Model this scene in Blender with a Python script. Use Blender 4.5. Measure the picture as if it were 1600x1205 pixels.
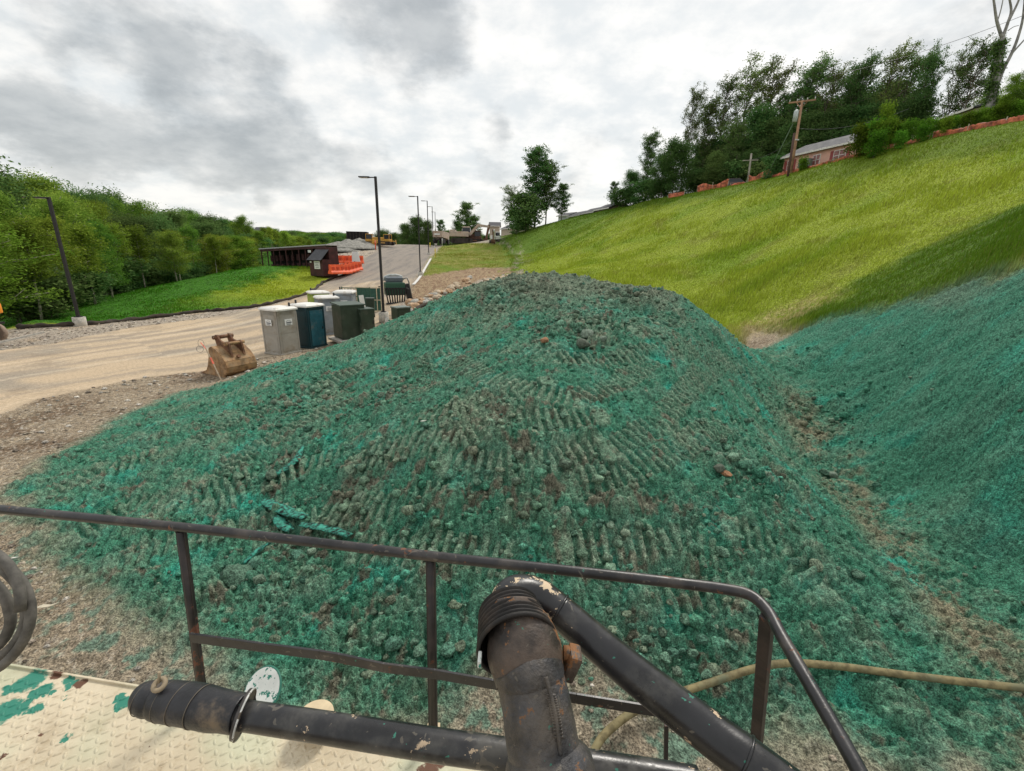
import bpy, bmesh, math, random
import numpy as np
from mathutils import Vector, Matrix, Quaternion
R_ = math.radians
scene = bpy.context.scene
COL = scene.collection
for o in list(bpy.data.objects): bpy.data.objects.remove(o)

# ------------------------------------------------------------ camera
CAMZ = 4.9
FPX, TH, RO = 696.0, R_(16.2), R_(1.2)        # focal length in 1600-px pixels, pitch, roll
_F = np.array([0, math.cos(TH), -math.sin(TH)]); _r0 = np.array([1., 0, 0]); _u0 = np.array([0, math.sin(TH), math.cos(TH)])
_R = math.cos(RO)*_r0 + math.sin(RO)*_u0; _U = -math.sin(RO)*_r0 + math.cos(RO)*_u0
CP = np.array([0, 0, CAMZ])
cam = bpy.data.cameras.new('camera'); cam.sensor_width = 36; cam.lens = 36*FPX/1600; cam.clip_start = .02; cam.clip_end = 5000
camo = bpy.data.objects.new('camera', cam); COL.objects.link(camo)
camo.matrix_world = Matrix([[_R[i], _U[i], -_F[i], CP[i]] for i in range(3)] + [[0, 0, 0, 1]])
scene.camera = camo
def ray(px, py): return _F + _R*((px-800)/FPX) - _U*((py-602.5)/FPX)
def PZ(px, py, z):            # survey point: where the line of sight meets height z
    d = ray(px, py); return CP + d*(z-CAMZ)/d[2]
def PY(px, py, y):            # survey point at forward distance y
    d = ray(px, py); return CP + d*y/d[1]
def PD(px, py, d):            # survey point at depth d along the optical axis
    return CP + ray(px, py)*d

# ------------------------------------------------------------ light
SUN_EL, SUN_AZ = R_(48), R_(28)     # azimuth from +Y, clockwise positive
sd = Vector((math.sin(SUN_AZ)*math.cos(SUN_EL), math.cos(SUN_AZ)*math.cos(SUN_EL), math.sin(SUN_EL)))
sun = bpy.data.lights.new('sun', 'SUN'); sun.energy = 1.5; sun.angle = R_(12); sun.color = (1, .95, .87)
suno = bpy.data.objects.new('sun', sun); COL.objects.link(suno); suno.rotation_euler = sd.to_track_quat('Z', 'Y').to_euler()
scene.view_settings.view_transform = 'Standard'; scene.view_settings.look = 'None'
scene.view_settings.exposure = 0.66; scene.view_settings.gamma = 1.0

class NT:
    def __init__(s, tree): s.t = tree; s.n = tree.nodes; s.l = tree.links
    def node(s, typ, **kw):
        n = s.n.new(typ)
        for k, v in kw.items():
            if k.startswith('i_'):
                key = k[2:]; key = int(key) if key.isdigit() else key.replace('_', ' ')
                inp = n.inputs[key]
                if isinstance(v, bpy.types.NodeSocket): s.l.new(v, inp)
                else: inp.default_value = v
            else: setattr(n, k, v)
        return n
    def math(s, op, a, b=None, c=None, clamp=False):
        n = s.n.new('ShaderNodeMath'); n.operation = op; n.use_clamp = clamp
        for i, v in enumerate((a, b, c)):
            if v is None: continue
            if isinstance(v, bpy.types.NodeSocket): s.l.new(v, n.inputs[i])
            else: n.inputs[i].default_value = v
        return n.outputs[0]
    def vmath(s, op, a, b=None, out=0):
        n = s.n.new('ShaderNodeVectorMath'); n.operation = op
        for i, v in enumerate((a, b)):
            if v is None: continue
            if isinstance(v, bpy.types.NodeSocket): s.l.new(v, n.inputs[i])
            else: n.inputs[i].default_value = v
        return n.outputs[out]
    def mix(s, fac, a, b, blend='MIX'):
        n = s.n.new('ShaderNodeMix'); n.data_type = 'RGBA'; n.blend_type = blend
        for i, v in ((0, fac), (6, a), (7, b)):
            if isinstance(v, bpy.types.NodeSocket): s.l.new(v, n.inputs[i])
            else: n.inputs[i].default_value = v if i == 0 else (tuple(v)+(1,) if len(v) == 3 else v)
        return n.outputs[2]
    def ramp(s, fac, a, b, lo=0., hi=1.):
        n = s.n.new('ShaderNodeMapRange'); n.interpolation_type = 'SMOOTHSTEP'
        s.l.new(fac, n.inputs[0]); n.inputs[1].default_value = a; n.inputs[2].default_value = b
        n.inputs[3].default_value = lo; n.inputs[4].default_value = hi
        return n.outputs[0]
    def noise(s, vec, scale, detail=4, rough=.55, out=0, dist=0.):
        n = s.n.new('ShaderNodeTexNoise'); s.l.new(vec, n.inputs['Vector'])
        n.inputs['Scale'].default_value = scale; n.inputs['Detail'].default_value = detail
        n.inputs['Roughness'].default_value = rough; n.inputs['Distortion'].default_value = dist
        return n.outputs[out]
    def link(s, a, b): s.l.new(a, b)

world = bpy.data.worlds.new('World'); scene.world = world; world.use_nodes = True
def build_world():
    t = NT(world.node_tree); t.n.clear()
    out = t.node('ShaderNodeOutputWorld'); bg = t.node('ShaderNodeBackground'); bg.inputs[1].default_value = 0.085
    sky = t.node('ShaderNodeTexSky'); sky.sky_type = 'NISHITA'; sky.sun_disc = False
    sky.sun_elevation = SUN_EL; sky.sun_rotation = SUN_AZ; sky.air_density = 1; sky.dust_density = 2
    co = t.node('ShaderNodeTexCoord').outputs['Generated']
    D = t.vmath('NORMALIZE', co)
    sp = t.node('ShaderNodeSeparateXYZ'); t.link(D, sp.inputs[0])
    z = t.math('ADD', t.math('MAXIMUM', sp.outputs[2], 0.0), 0.3)
    cb = t.node('ShaderNodeCombineXYZ'); t.link(t.math('DIVIDE', sp.outputs[0], z), cb.inputs[0]); t.link(t.math('DIVIDE', sp.outputs[1], z), cb.inputs[1])
    P = cb.outputs[0]
    n1 = t.noise(P, 1.5, 9, .56, dist=.15)
    n2 = t.noise(t.vmath('ADD', P, (7.3, 2.1, 0)), 4.4, 8, .6)
    # warped direction, so that the banks of cloud placed below get ragged outlines
    w = t.vmath('SUBTRACT', t.noise(t.vmath('MULTIPLY', D, (1, 1, 1.8)), 6, 8, .6, out=1), (.5, .5, .5))
    wsc = t.node('ShaderNodeVectorMath', operation='SCALE'); t.link(w, wsc.inputs[0]); wsc.inputs[3].default_value = .16
    sq = t.node('ShaderNodeCombineXYZ'); 
    Dw = t.vmath('NORMALIZE', t.vmath('ADD', D, wsc.outputs[0]))
    acc = None
    # (pixel-traced bearing of each bank of cloud, angular radii, darkness)
    banks = [(590, 30, .17, .95), (690, 35, .10, .7), (500, 80, .07, .5), (640, 75, .12, .9), (400, 120, .10, .75), (270, 125, .07, .6), (340, 185, .10, 1.0), (250, 225, .08, .85), (300, 150, .08, .8), (440, 150, .07, .7), (420, 215, .09, .85), (330, 235, .09, .8),
             (60, 200, .09, .9), (130, 215, .07, .85), (0, 175, .08, .8), (190, 240, .07, .7), (390, 262, .08, .8), (480, 255, .09, .85), (560, 265, .08, .85), (620, 285, .06, .75), (690, 288, .04, .6), (765, 185, .045, .75), (790, 215, .035, .55), (780, 265, .08, .6), (60, 60, .16, .5), (240, 20, .14, .6),
             (130, 30, .12, .5), (870, 30, .07, .5), (980, 255, .10, .5), (900, 225, .06, .4), (1070, 85, .045, .4), (1440, 60, .13, .55), (1330, 85, .09, .4), (1560, 50, .12, .5), (1260, 100, .06, .35), (520, 318, .035, .6), (545, 332, .02, .6), (400, 320, .02, .65), (545, 355, .03, .55), (640, 330, .035, .5), (440, 350, .06, .45),
             (880, 300, .07, .55), (108, 104, .025, .6), (1000, 175, .08, .25), (1100, 200, .08, .3), (740, 350, .06, .4), (690, 320, .05, .4)]
    for px, py, rad, dk in banks:
        if py > 175: rad *= 1.12; dk = min(dk*1.2, 1.1)
        d = ray(px, py); d = d/np.linalg.norm(d)
        df = t.node('ShaderNodeVectorMath', operation='DISTANCE'); t.link(Dw, df.inputs[0]); df.inputs[1].default_value = tuple(d)
        g = t.ramp(df.outputs['Value'], rad*1.2, rad*.15, 0, dk*.72)
        acc = g if acc is None else t.math('SUBTRACT', 1.0, t.math('MULTIPLY', t.math('SUBTRACT', 1.0, acc), t.math('SUBTRACT', 1.0, g)))
    n3 = t.noise(t.vmath('ADD', t.vmath('MULTIPLY', D, (1, 1, 1.9)), (1.7, 4.4, 0)), 5.5, 10, .6)
    fld = t.math('ADD', acc, t.math('MULTIPLY', t.math('SUBTRACT', n3, .5), 1.5))
    m = t.math('ADD', t.ramp(fld, .42, 1.0, 0, .95), t.ramp(n1, .5, .8, 0, .16), clamp=True)
    thin = t.ramp(n2, .36, .64, 0, 1)
    white = t.mix(thin, (6.1, 6.35, 6.35), (8.0, 7.85, 7.5))
    grey = t.mix(t.ramp(n2, .3, .65), (3.1, 3.3, 3.35), (4.5, 4.65, 4.6))
    # low sky a little warmer and even
    cl = t.mix(m, white, grey)
    hz = t.ramp(sp.outputs[2], .0, .22, 1, 0)
    cl = t.mix(t.math('MULTIPLY', hz, .35), cl, (7.6, 7.4, 7.1))
    # thin veil: a little of the real sky comes through everywhere
    veil = t.mix(.9, sky.outputs[0], cl)
    t.link(veil, bg.inputs[0]); t.link(bg.outputs[0], out.inputs[0])
build_world()

# ------------------------------------------------------------ tagging and mesh helpers
def tag(o, label=None, cat=None, group=None, kind=None):
    if label: o['label'] = label
    if cat: o['category'] = cat
    if group: o['group'] = group
    if kind: o['kind'] = kind
    return o
def empty(name, loc=(0, 0, 0), rz=0, label=None, cat=None, group=None, quat=None):
    o = bpy.data.objects.new(name, None); COL.objects.link(o); o.location = tuple(loc); o.empty_display_size = .3
    if quat is not None: o.rotation_mode = 'QUATERNION'; o.rotation_quaternion = quat
    else: o.rotation_euler = (0, 0, rz)
    return tag(o, label, cat, group)
def link(name, me, mat=None, parent=None, loc=None):
    o = bpy.data.objects.new(name, me); COL.objects.link(o)
    if mat is not None:
        for m in (mat if isinstance(mat, (list, tuple)) else [mat]): me.materials.append(m)
    if parent: o.parent = parent
    if loc is not None: o.location = tuple(loc)
    return o
def np_mesh(name, verts, faces, smooth=True, attrs=None, colors=None, mats=None):
    """verts (n,3); faces (m,k) all the same size k"""
    me = bpy.data.meshes.new(name); verts = np.asarray(verts, np.float32); faces = np.asarray(faces, np.int32)
    m, k = faces.shape
    me.vertices.add(len(verts)); me.vertices.foreach_set('co', verts.ravel())
    me.loops.add(m*k); me.loops.foreach_set('vertex_index', faces.ravel())
    me.polygons.add(m); me.polygons.foreach_set('loop_start', np.arange(0, m*k, k, dtype=np.int32))
    me.polygons.foreach_set('loop_total', np.full(m, k, np.int32))
    me.polygons.foreach_set('use_smooth', np.full(m, smooth, bool))
    if mats is not None: me.polygons.foreach_set('material_index', np.asarray(mats, np.int32))
    if attrs:
        for n_, a in attrs.items():
            at = me.attributes.new(n_, 'FLOAT', 'POINT'); at.data.foreach_set('value', np.asarray(a, np.float32))
    if colors:
        for n_, a in colors.items():
            at = me.attributes.new(n_, 'FLOAT_COLOR', 'POINT')
            c = np.ones((len(verts), 4), np.float32); c[:, :3] = a; at.data.foreach_set('color', c.ravel())
    me.update(); me.validate(); return me

class MB:
    """collects simple shapes into ONE mesh (a part)"""
    def __init__(s): s.bm = bmesh.new()
    def box(s, c, size, rot=None, bev=0., taper=None):
        c = Vector(c); hx, hy, hz = size[0]/2, size[1]/2, size[2]/2
        rm = rot.to_matrix() if isinstance(rot, Quaternion) else (rot if rot is not None else Matrix.Identity(3))
        vs = []
        for z in (-1, 1):
            k = 1 if (z < 0 or taper is None) else taper
            for x, y in ((-1, -1), (1, -1), (1, 1), (-1, 1)):
                vs.append(s.bm.verts.new(c + rm @ Vector((x*hx*k, y*hy*k, z*hz))))
        fs = [(3, 2, 1, 0), (4, 5, 6, 7), (0, 1, 5, 4), (1, 2, 6, 5), (2, 3, 7, 6), (3, 0, 4, 7)]
        nf = [s.bm.faces.new([vs[i] for i in f]) for f in fs]
        if bev > 0:
            es = list({e for f in nf for e in f.edges})
            bmesh.ops.bevel(s.bm, geom=es, offset=bev, segments=2, affect='EDGES', profile=.6)
        return s
    def bar(s, a, b, w, h=None, up=(0, 0, 1), bev=0.):
        a, b = Vector(a), Vector(b); d = b-a; L = d.length; h = h or w; d.normalize(); u = Vector(up)
        x = d.cross(u)
        if x.length < 1e-4: x = d.cross(Vector((1, 0, 0)))
        x.normalize(); y = x.cross(d); m = Matrix((x, d, y)).transposed()
        return s.box((a+b)/2, (w, L, h), m, bev)
    def tube(s, pts, r, seg=10, caps=True, closed=False):
        pts = [Vector(p) for p in pts]; n = len(pts); rr = r if isinstance(r, (list, tuple)) else [r]*n
        rings = []; prev = None
        for i, p in enumerate(pts):
            if closed: t = pts[(i+1) % n]-pts[i-1]
            else: t = (pts[min(i+1, n-1)]-pts[max(i-1, 0)])
            t.normalize()
            if prev is None:
                x = t.cross(Vector((0, 0, 1)))
                if x.length < .05: x = t.cross(Vector((1, 0, 0)))
            else: x = prev - t*prev.dot(t)
            x.normalize(); prev = x; y = t.cross(x)
            rings.append([s.bm.verts.new(p + (x*math.cos(2*math.pi*k/seg)+y*math.sin(2*math.pi*k/seg))*rr[i]) for k in range(seg)])
        m = n if closed else n-1
        for i in range(m):
            A, B = rings[i], rings[(i+1) % n]
            for k in range(seg):
                f = s.bm.faces.new((A[k], A[(k+1) % seg], B[(k+1) % seg], B[k])); f.smooth = True
        if caps and not closed:
            try: s.bm.faces.new(rings[0][::-1]); s.bm.faces.new(rings[-1])
            except ValueError: pass
        return s
    def poly(s, pts, vec):
        """prism: planar outline extruded along vec"""
        v = Vector(vec); A = [s.bm.verts.new(Vector(p)) for p in pts]; B = [s.bm.verts.new(Vector(p)+v) for p in pts]
        s.bm.faces.new(A[::-1]); s.bm.faces.new(B); n = len(A)
        for i in range(n): s.bm.faces.new((A[i], A[(i+1) % n], B[(i+1) % n], B[i]))
        return s
    def face(s, pts): s.bm.faces.new([s.bm.verts.new(Vector(p)) for p in pts]); return s
    def build(s, name, mat, parent=None, loc=None, smooth=None):
        bmesh.ops.recalc_face_normals(s.bm, faces=s.bm.faces[:])
        me = bpy.data.meshes.new(name); s.bm.to_mesh(me); s.bm.free()
        if smooth is not None: me.polygons.foreach_set('use_smooth', [smooth]*len(me.polygons))
        return link(name, me, mat, parent, loc)
def split_parts(name, mat, parent, fs):
    for f in fs:
        m = MB(); f(m); m.build(name, mat, parent)
def copy_tree(o, parent=None):
    c = o.copy(); COL.objects.link(c)
    if parent is not None: c.parent = parent
    for ch in list(o.children): copy_tree(ch, c)
    return c

# ------------------------------------------------------------ numpy noise
def _h(ix, iy, s):
    n = (ix.astype(np.int64)*374761393 + iy.astype(np.int64)*668265263 + s*974634777) & 0xffffffff
    n = ((n ^ (n >> 13))*1274126177) & 0xffffffff; n = ((n ^ (n >> 16))*2246822519) & 0xffffffff
    return ((n ^ (n >> 15)) & 0xffffff)/float(0x1000000)
def perlin(x, y, s=0):
    ix = np.floor(x); iy = np.floor(y); fx = x-ix; fy = y-iy
    u = fx*fx*fx*(fx*(fx*6-15)+10); v = fy*fy*fy*(fy*(fy*6-15)+10)
    def g(dx, dy):
        a = _h(ix+dx, iy+dy, s)*2*np.pi; return np.cos(a)*(fx-dx)+np.sin(a)*(fy-dy)
    a = g(0, 0); b = g(1, 0); c = g(0, 1); d = g(1, 1)
    return (a+(b-a)*u + (c-a)*v + (a-b-c+d)*u*v)*1.5
def fbm(x, y, s=0, o=4, gain=.5):
    r = 0; a = 1; t = 0
    for k in range(o):
        r = r+a*perlin(x*2**k+17.3*k, y*2**k-9.1*k, s+k); t += a; a *= gain
    return r/t
def lumps(x, y, s=0, lo=.25, hi=.6, dens=1.):
    """hemispherical clods of varying radius, one per cell"""
    ix = np.floor(x); iy = np.floor(y); out = np.zeros_like(x)
    for dx in (-1, 0, 1):
        for dy in (-1, 0, 1):
            cx = ix+dx; cy = iy+dy
            r = lo+(hi-lo)*_h(cx, cy, s+3)**2
            px = cx+_h(cx, cy, s); py = cy+_h(cx, cy, s+1)
            d2 = ((x-px)**2+(y-py)**2)/(r*r)
            hh = np.sqrt(np.clip(1-d2, 0, 1))*r*(.5+.7*_h(cx, cy, s+5))
            hh = np.where(_h(cx, cy, s+7) < dens, hh, 0)
            out = np.maximum(out, hh)
    return out
def poly_sd(x, y, P):
    """signed distance to polygon, positive inside"""
    P = np.asarray(P, float); n = len(P); d = np.full(x.shape, 1e9); ins = np.zeros(x.shape, bool)
    for i in range(n):
        ax, ay = P[i]; bx, by = P[(i+1) % n]; ex, ey = bx-ax, by-ay
        wx, wy = x-ax, y-ay; t = np.clip((wx*ex+wy*ey)/(ex*ex+ey*ey+1e-12), 0, 1)
        d = np.minimum(d, (wx-ex*t)**2+(wy-ey*t)**2)
        c = ((ay > y) != (by > y)) & (x < (bx-ax)*(y-ay)/((by-ay) if by != ay else 1e-12)+ax)
        ins ^= c
    return np.where(ins, 1, -1)*np.sqrt(d)
def line_uv(x, y, P):
    """distance to an open polyline and arc length at the nearest point"""
    P = np.asarray(P, float); best = np.full(x.shape, 1e9); u = np.zeros_like(x); v = np.zeros_like(x); acc = 0
    for i in range(len(P)-1):
        ax, ay = P[i]; bx, by = P[i+1]; ex, ey = bx-ax, by-ay; L = math.hypot(ex, ey)
        wx, wy = x-ax, y-ay; t = np.clip((wx*ex+wy*ey)/(L*L), 0, 1)
        dx, dy = wx-ex*t, wy-ey*t; dd = dx*dx+dy*dy; m = dd < best
        best = np.where(m, dd, best); u = np.where(m, acc+t*L, u); v = np.where(m, (wx*ey-wy*ex)/L, v); acc += L
    return np.sqrt(best), u, v
def sstep(a, b, x):
    t = np.clip((x-a)/(b-a), 0, 1); return t*t*(3-2*t)
# ------------------------------------------------------------ terrain survey points
CTL = []
def cz(px, py, z): CTL.append(PZ(px, py, z))
def cy(px, py, y): CTL.append(PY(px, py, y))
def cw(*p):
    for q in p: CTL.append(np.array(q, float))
# road and yard on the left
for a in [(0, 650, 0), (0, 600, 0), (0, 545, -.1), (150, 520, -.1), (140, 600, 0), (300, 588, 0), (300, 540, 0), (440, 556, 0), (400, 510, 0), (300, 500, -.1), (150, 503, -.3), (20, 515, -.4),
          (510, 526, .05), (420, 482, .1), (90, 700, 0), (0, 750, 0), (560, 505, .1)]: cz(*a)
for a in [(598, 500, 33), (657, 429, 59), (670, 398, 84), (676, 388, 112), (500, 446, 55), (560, 415, 72), (600, 392, 98), (650, 384, 116), (600, 383, 122), (520, 430, 62), (412, 425, 72), (540, 385, 108),
          (500, 395, 95), (640, 455, 46), (600, 440, 52), (720, 440, 50), (740, 400, 80), (700, 384, 108), (770, 383, 100), (800, 400, 82), (830, 432, 58), (700, 465, 40), (640, 485, 34)]: cy(*a)
cw((-22, 140, 7.2), (0, 140, 7.6), (-22, 180, 6.5), (10, 135, 9.5), (-45, 120, 5.5), (-60, 95, 3.0))
# berm and wood on the left
for a in [(300, 462, 45), (200, 470, 44), (300, 437, 57), (400, 418, 68), (110, 497, 36), (20, 509, 29)]: cy(*a)
cw((-65, 55, -3.5), (-55, 80, -2), (-50, 36, -2.0), (-60, 20, -2.5), (-90, 70, -2), (-110, 110, 0), (-75, 120, 0), (-60, 160, 2), (-150, 60, 2), (-180, 140, 4), (-120, 200, 5), (-60, 240, 6), (-100, 10, -2))
# seeded grass slope on the right
for a in [(1100, 482, 31), (1180, 497, 26), (1250, 497, 22), (850, 352, 112), (930, 335, 95), (1000, 318, 82), (1100, 299, 72), (1220, 275, 61), (1345, 243, 51), (1450, 218, 45), (1600, 193, 37), (900, 420, 50), (1000, 400, 50), (1100, 400, 44),
          (1000, 455, 38), (1200, 400, 36), (1300, 400, 28), (1450, 380, 24), (1550, 300, 27), (1300, 330, 40), (1450, 290, 34), (900, 370, 80), (830, 395, 88)]: cy(*a)
cw((30, 90, 15.0), (45, 75, 16.2), (48, 55, 16.4), (52, 38, 16.2), (60, 15, 14.5), (50, 0, 13), (80, 60, 17), (60, 120, 17), (20, 140, 14.5), (100, 0, 15), (40, 200, 16), (0, 220, 8), (120, 120, 18), (38, 22, 13))
# spoil heap
for a in [(350, 594, .05), (200, 652, .05), (30, 788, .05), (100, 880, 0), (180, 980, 0), (350, 1050, 0), (560, 1095, 0), (750, 1110, 0), (1000, 1160, 0), (1300, 1180, .1),
          (500, 700, .95), (500, 850, .4), (450, 960, .15), (300, 700, .5), (300, 850, .25), (200, 760, .2), (420, 620, .85), (650, 700, 1.65), (650, 850, .85), (650, 980, .32),
          (850, 700, 1.8), (850, 850, .95), (850, 1000, .32), (1050, 750, 1.5), (1050, 900, .75), (1050, 1050, .2), (1250, 760, .95), (1250, 900, .6), (1250, 1050, .25),
          (1170, 548, .9), (1270, 600, .75), (1350, 655, .6), (1450, 745, .5), (1560, 860, .35), (1560, 1000, .25), (1500, 1130, .15)]: cz(*a)
for a in [(420, 572, 16.5), (500, 549, 17), (570, 520, 17), (640, 489, 17), (740, 446, 17), (860, 430, 17.5), (960, 443, 16.5), (1060, 462, 15.5), (1100, 490, 15.5), (1140, 517, 16.5),
          (650, 560, 12.8), (560, 600, 12.5), (850, 530, 10.8), (750, 480, 14.5), (950, 480, 13.5), (1050, 530, 11.5), (950, 560, 10.2), (750, 560, 10.5), (1120, 580, 12)]: cy(*a)
cw((-9.5, 21.5, .05), (-5.5, 21.5, .3), (-2, 22.5, .7), (2, 23.5, 1.0), (6, 23, 1.0), (9, 22, 1.0), (-7, 25, .05), (0, 28, .7), (6, 28, 1.2), (-3, 19.6, 2.2), (1.5, 20, 3.1), (4.5, 19.5, 2.6))
# bank on the right
for a in [(1600, 412, 12.5), (1450, 457, 15.5), (1300, 492, 19), (1600, 480, 10.6), (1600, 600, 8.3), (1600, 750, 6.9), (1450, 550, 12.2), (1450, 640, 10.2), (1330, 560, 15)]: cy(*a)
cw((20, 8, 8), (24, 14, 10), (14, 4, 4.2), (24, -2, 8), (10, 2.5, 1.5), (11, -4, 1.5), (22, -20, 6))
# behind and under the truck
cw((0, 0, 0), (-6, 0, 0), (5, 0, .1), (0, -15, 0), (-20, -10, 0), (-40, 5, -.5), (-20, 5, 0), (0, -60, 0), (-80, -60, -1), (60, -60, 6), (-4, 2.5, 0), (3, 2, .05))
# far anchors
cw((-400, 300, 15), (-100, 500, 12), (200, 500, 20), (400, 200, 22), (-500, -100, 5), (400, -300, 15), (0, -500, 0), (0, 330, 6))
CTL = np.array(CTL)
def tps_fit(P, lam=.02):
    X = P[:, :2]/50; n = len(X); d2 = ((X[:, None]-X[None])**2).sum(-1); K = .5*d2*np.log(d2+1e-12)
    A = np.zeros((n+3, n+3)); A[:n, :n] = K+np.eye(n)*lam*1e-3; A[:n, n] = 1; A[:n, n+1:] = X; A[n, :n] = 1; A[n+1:, :n] = X.T
    b = np.zeros(n+3); b[:n] = P[:, 2]; w = np.linalg.solve(A, b); return X, w
_TX, _TW = tps_fit(CTL)
def hbase(x, y):
    x = np.asarray(x, float); y = np.asarray(y, float); sh = x.shape; x = x.ravel()/50; y = y.ravel()/50
    out = _TW[-3]+_TW[-2]*x+_TW[-1]*y
    for i in range(len(_TX)):
        d2 = (x-_TX[i, 0])**2+(y-_TX[i, 1])**2; out += _TW[i]*.5*d2*np.log(d2+1e-12)
    return out.reshape(sh)
_RS = 2.0*1.012**np.arange(480)
def G(px, py, near=0):
    """where the line of sight through a surveyed point of the photo first meets the ground"""
    d = ray(px, py); hd = math.hypot(d[0], d[1]); t = _RS/hd; t = t[_RS > near]
    P = CP+t[:, None]*d; g = P[:, 2]-hbase(P[:, 0], P[:, 1]); k = np.where(g < 0)[0]
    if len(k) == 0: k = [int(np.argmin(np.abs(g)))]
    k = max(int(k[0]), 1); a, b = g[k-1], g[k]; f = a/(a-b) if a != b else 0
    q = P[k-1]+(P[k]-P[k-1])*min(max(f, 0), 1); return q
def GS(L, near=0): return [tuple(G(px, py, near)[:2]) for px, py in L]
def ground(x, y): return float(hbase(np.array([x]), np.array([y]))[0])
def on(x, y, dz=0.): return (x, y, ground(x, y)+dz)

# ------------------------------------------------------------ zones traced on the ground
ROAD_L = GS([(0, 548), (70, 540), (130, 527), (200, 513), (300, 500), (400, 483), (455, 470), (495, 447), (530, 428), (560, 410), (598, 386)])
ROAD_R = GS([(0, 648), (60, 626), (140, 608), (230, 590), (310, 582), (400, 562)]) + [(-10.2, 24.5), (-9.6, 29)] + GS([(612, 492), (628, 470), (640, 452), (655, 425), (672, 400), (689, 384.5)])
POLY_ROAD = [(-40, 12), (-60, 14)]+ROAD_L+[(-24, 130), (-22, 190), (-14, 190), (-16, 130)]+ROAD_R[::-1]+[(-20, 9), (-40, 3)]
SOCK = GS([(22, 514), (60, 512), (140, 508), (200, 502), (300, 490), (345, 486), (400, 480), (440, 471), (480, 459), (500, 447), (512, 440), (545, 428)])
POLY_LEFT = [(-400, 10), (-50, 18)]+[SOCK[i] for i in range(len(SOCK))]+GS([(512, 434), (505, 421), (450, 410), (412, 392)])+[(-45, 110), (-40, 150), (-60, 300), (-400, 300)]
POLY_LAWN = GS([(657, 432), (700, 425), (745, 418), (800, 418), (808, 405), (800, 392), (785, 381), (740, 380), (693, 383), (684, 392), (668, 412)])
POLY_SOIL = GS([(640, 462), (657, 431), (700, 424), (745, 417), (806, 419), (800, 432), (760, 434), (735, 446), (690, 455), (660, 470), (640, 480)])
P_FOOT = GS([(350, 597), (280, 612), (195, 645), (105, 695), (35, 738), (-15, 775), (20, 830), (65, 885), (115, 935), (185, 980), (250, 1020), (310, 1060), (360, 1110), (450, 1160), (560, 1180), (680, 1150), (760, 1075), (840, 1080), (930, 1070), (1010, 1110), (1080, 1150), (1160, 1190), (1260, 1190), (1340, 1180), (1430, 1250), (1520, 1230), (1640, 1290)])
POLY_MOUND = [(-6, 20.6), (-8.6, 20), (-10.6, 18.6)]+P_FOOT+[(9, 2), (16, 0), (24, 2), (22, 10)]+GS([(1600, 408), (1520, 432), (1450, 456), (1370, 478), (1300, 492), (1230, 525), (1200, 540)])+[(9, 21.5), (5.5, 21.8), (1, 21.8), (-3, 21.2)]
POLY_SLOPE = GS([(1600, 430), (1520, 455), (1450, 480), (1370, 500), (1320, 515), (1270, 517), (1225, 518), (1170, 514), (1120, 508), (1080, 500)])+[(8, 30), (3, 40), (1.5, 55)]+GS([(812, 436), (800, 420), (800, 405), (792, 392), (783, 381)])+[(-7, 118), (-7, 135), (60, 150), (120, 60), (80, -10), (26, -10), (22, 6)]
POLY_PILE = GS([(600, 386), (560, 405), (520, 400), (480, 400), (510, 384), (560, 378)])

def fields(x, y):
    """all that is decided per place: height, zone and albedo"""
    z0 = hbase(x, y); r = np.hypot(x, y)
    wob = fbm(x*.9, y*.9, 11, 4)*.35+fbm(x*4, y*4, 12, 3)*.1
    dm = poly_sd(x, y, POLY_MOUND)+wob*np.clip(r/10, .4, 1.3)
    dr = poly_sd(x, y, POLY_ROAD)+wob*.6
    dl = poly_sd(x, y, POLY_LEFT); dw = poly_sd(x, y, POLY_LAWN)+wob*1.5; dso = poly_sd(x, y, POLY_SOIL)+wob; ds = poly_sd(x, y, POLY_SLOPE)+wob
    dsock, us, vs = line_uv(x, y, SOCK)
    return z0, r, wob, dm, dr, dl, dw, dso, ds, dsock
TRACKS = [([(330, 745), (400, 700), (480, 655), (560, 620), (650, 575), (720, 535)], .6), ([(300, 690), (370, 655), (450, 622), (560, 575)], .55),
          ([(560, 720), (640, 690), (720, 690), (790, 660), (860, 655), (930, 650)], .5), ([(700, 560), (760, 590), (830, 610), (900, 625), (960, 600), (1020, 560)], .5),
          ([(800, 545), (870, 560), (960, 560), (1050, 545), (1120, 560), (1180, 600)], .5), ([(420, 840), (500, 800), (600, 790), (690, 770)], .45),
          ([(80, 770), (160, 735), (240, 710), (330, 690)], .7), ([(120, 840), (200, 800), (300, 780), (390, 740)], .6), ([(890, 860), (960, 850), (1060, 845), (1130, 870)], .4),
          ([(960, 700), (1030, 660), (1080, 600), (1130, 560)], .45), ([(640, 500), (720, 490), (800, 480), (880, 490)], .6), ([(1010, 940), (1090, 925), (1150, 925)], .35), ([(900, 500), (980, 510), (1060, 500)], .55),
          ([(330, 790), (400, 760), (470, 730), (540, 700)], .5), ([(900, 760), (980, 740), (1060, 700), (1130, 660)], .45), ([(620, 660), (700, 640), (780, 625), (850, 600)], .5), ([(470, 560), (540, 548), (620, 530), (700, 515)], .6), ([(700, 720), (780, 730), (860, 725), (940, 700)], .45), ([(560, 860), (640, 855), (720, 860), (800, 880)], .4), ([(250, 640), (330, 622), (410, 600)], .6), ([(1150, 830), (1220, 860), (1280, 920)], .45), ([(1000, 520), (1090, 540), (1170, 580)], .5), ([(180, 880), (260, 850), (340, 830)], .45)]
TRACKS = [(GS(p), w) for p, w in TRACKS]
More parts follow.
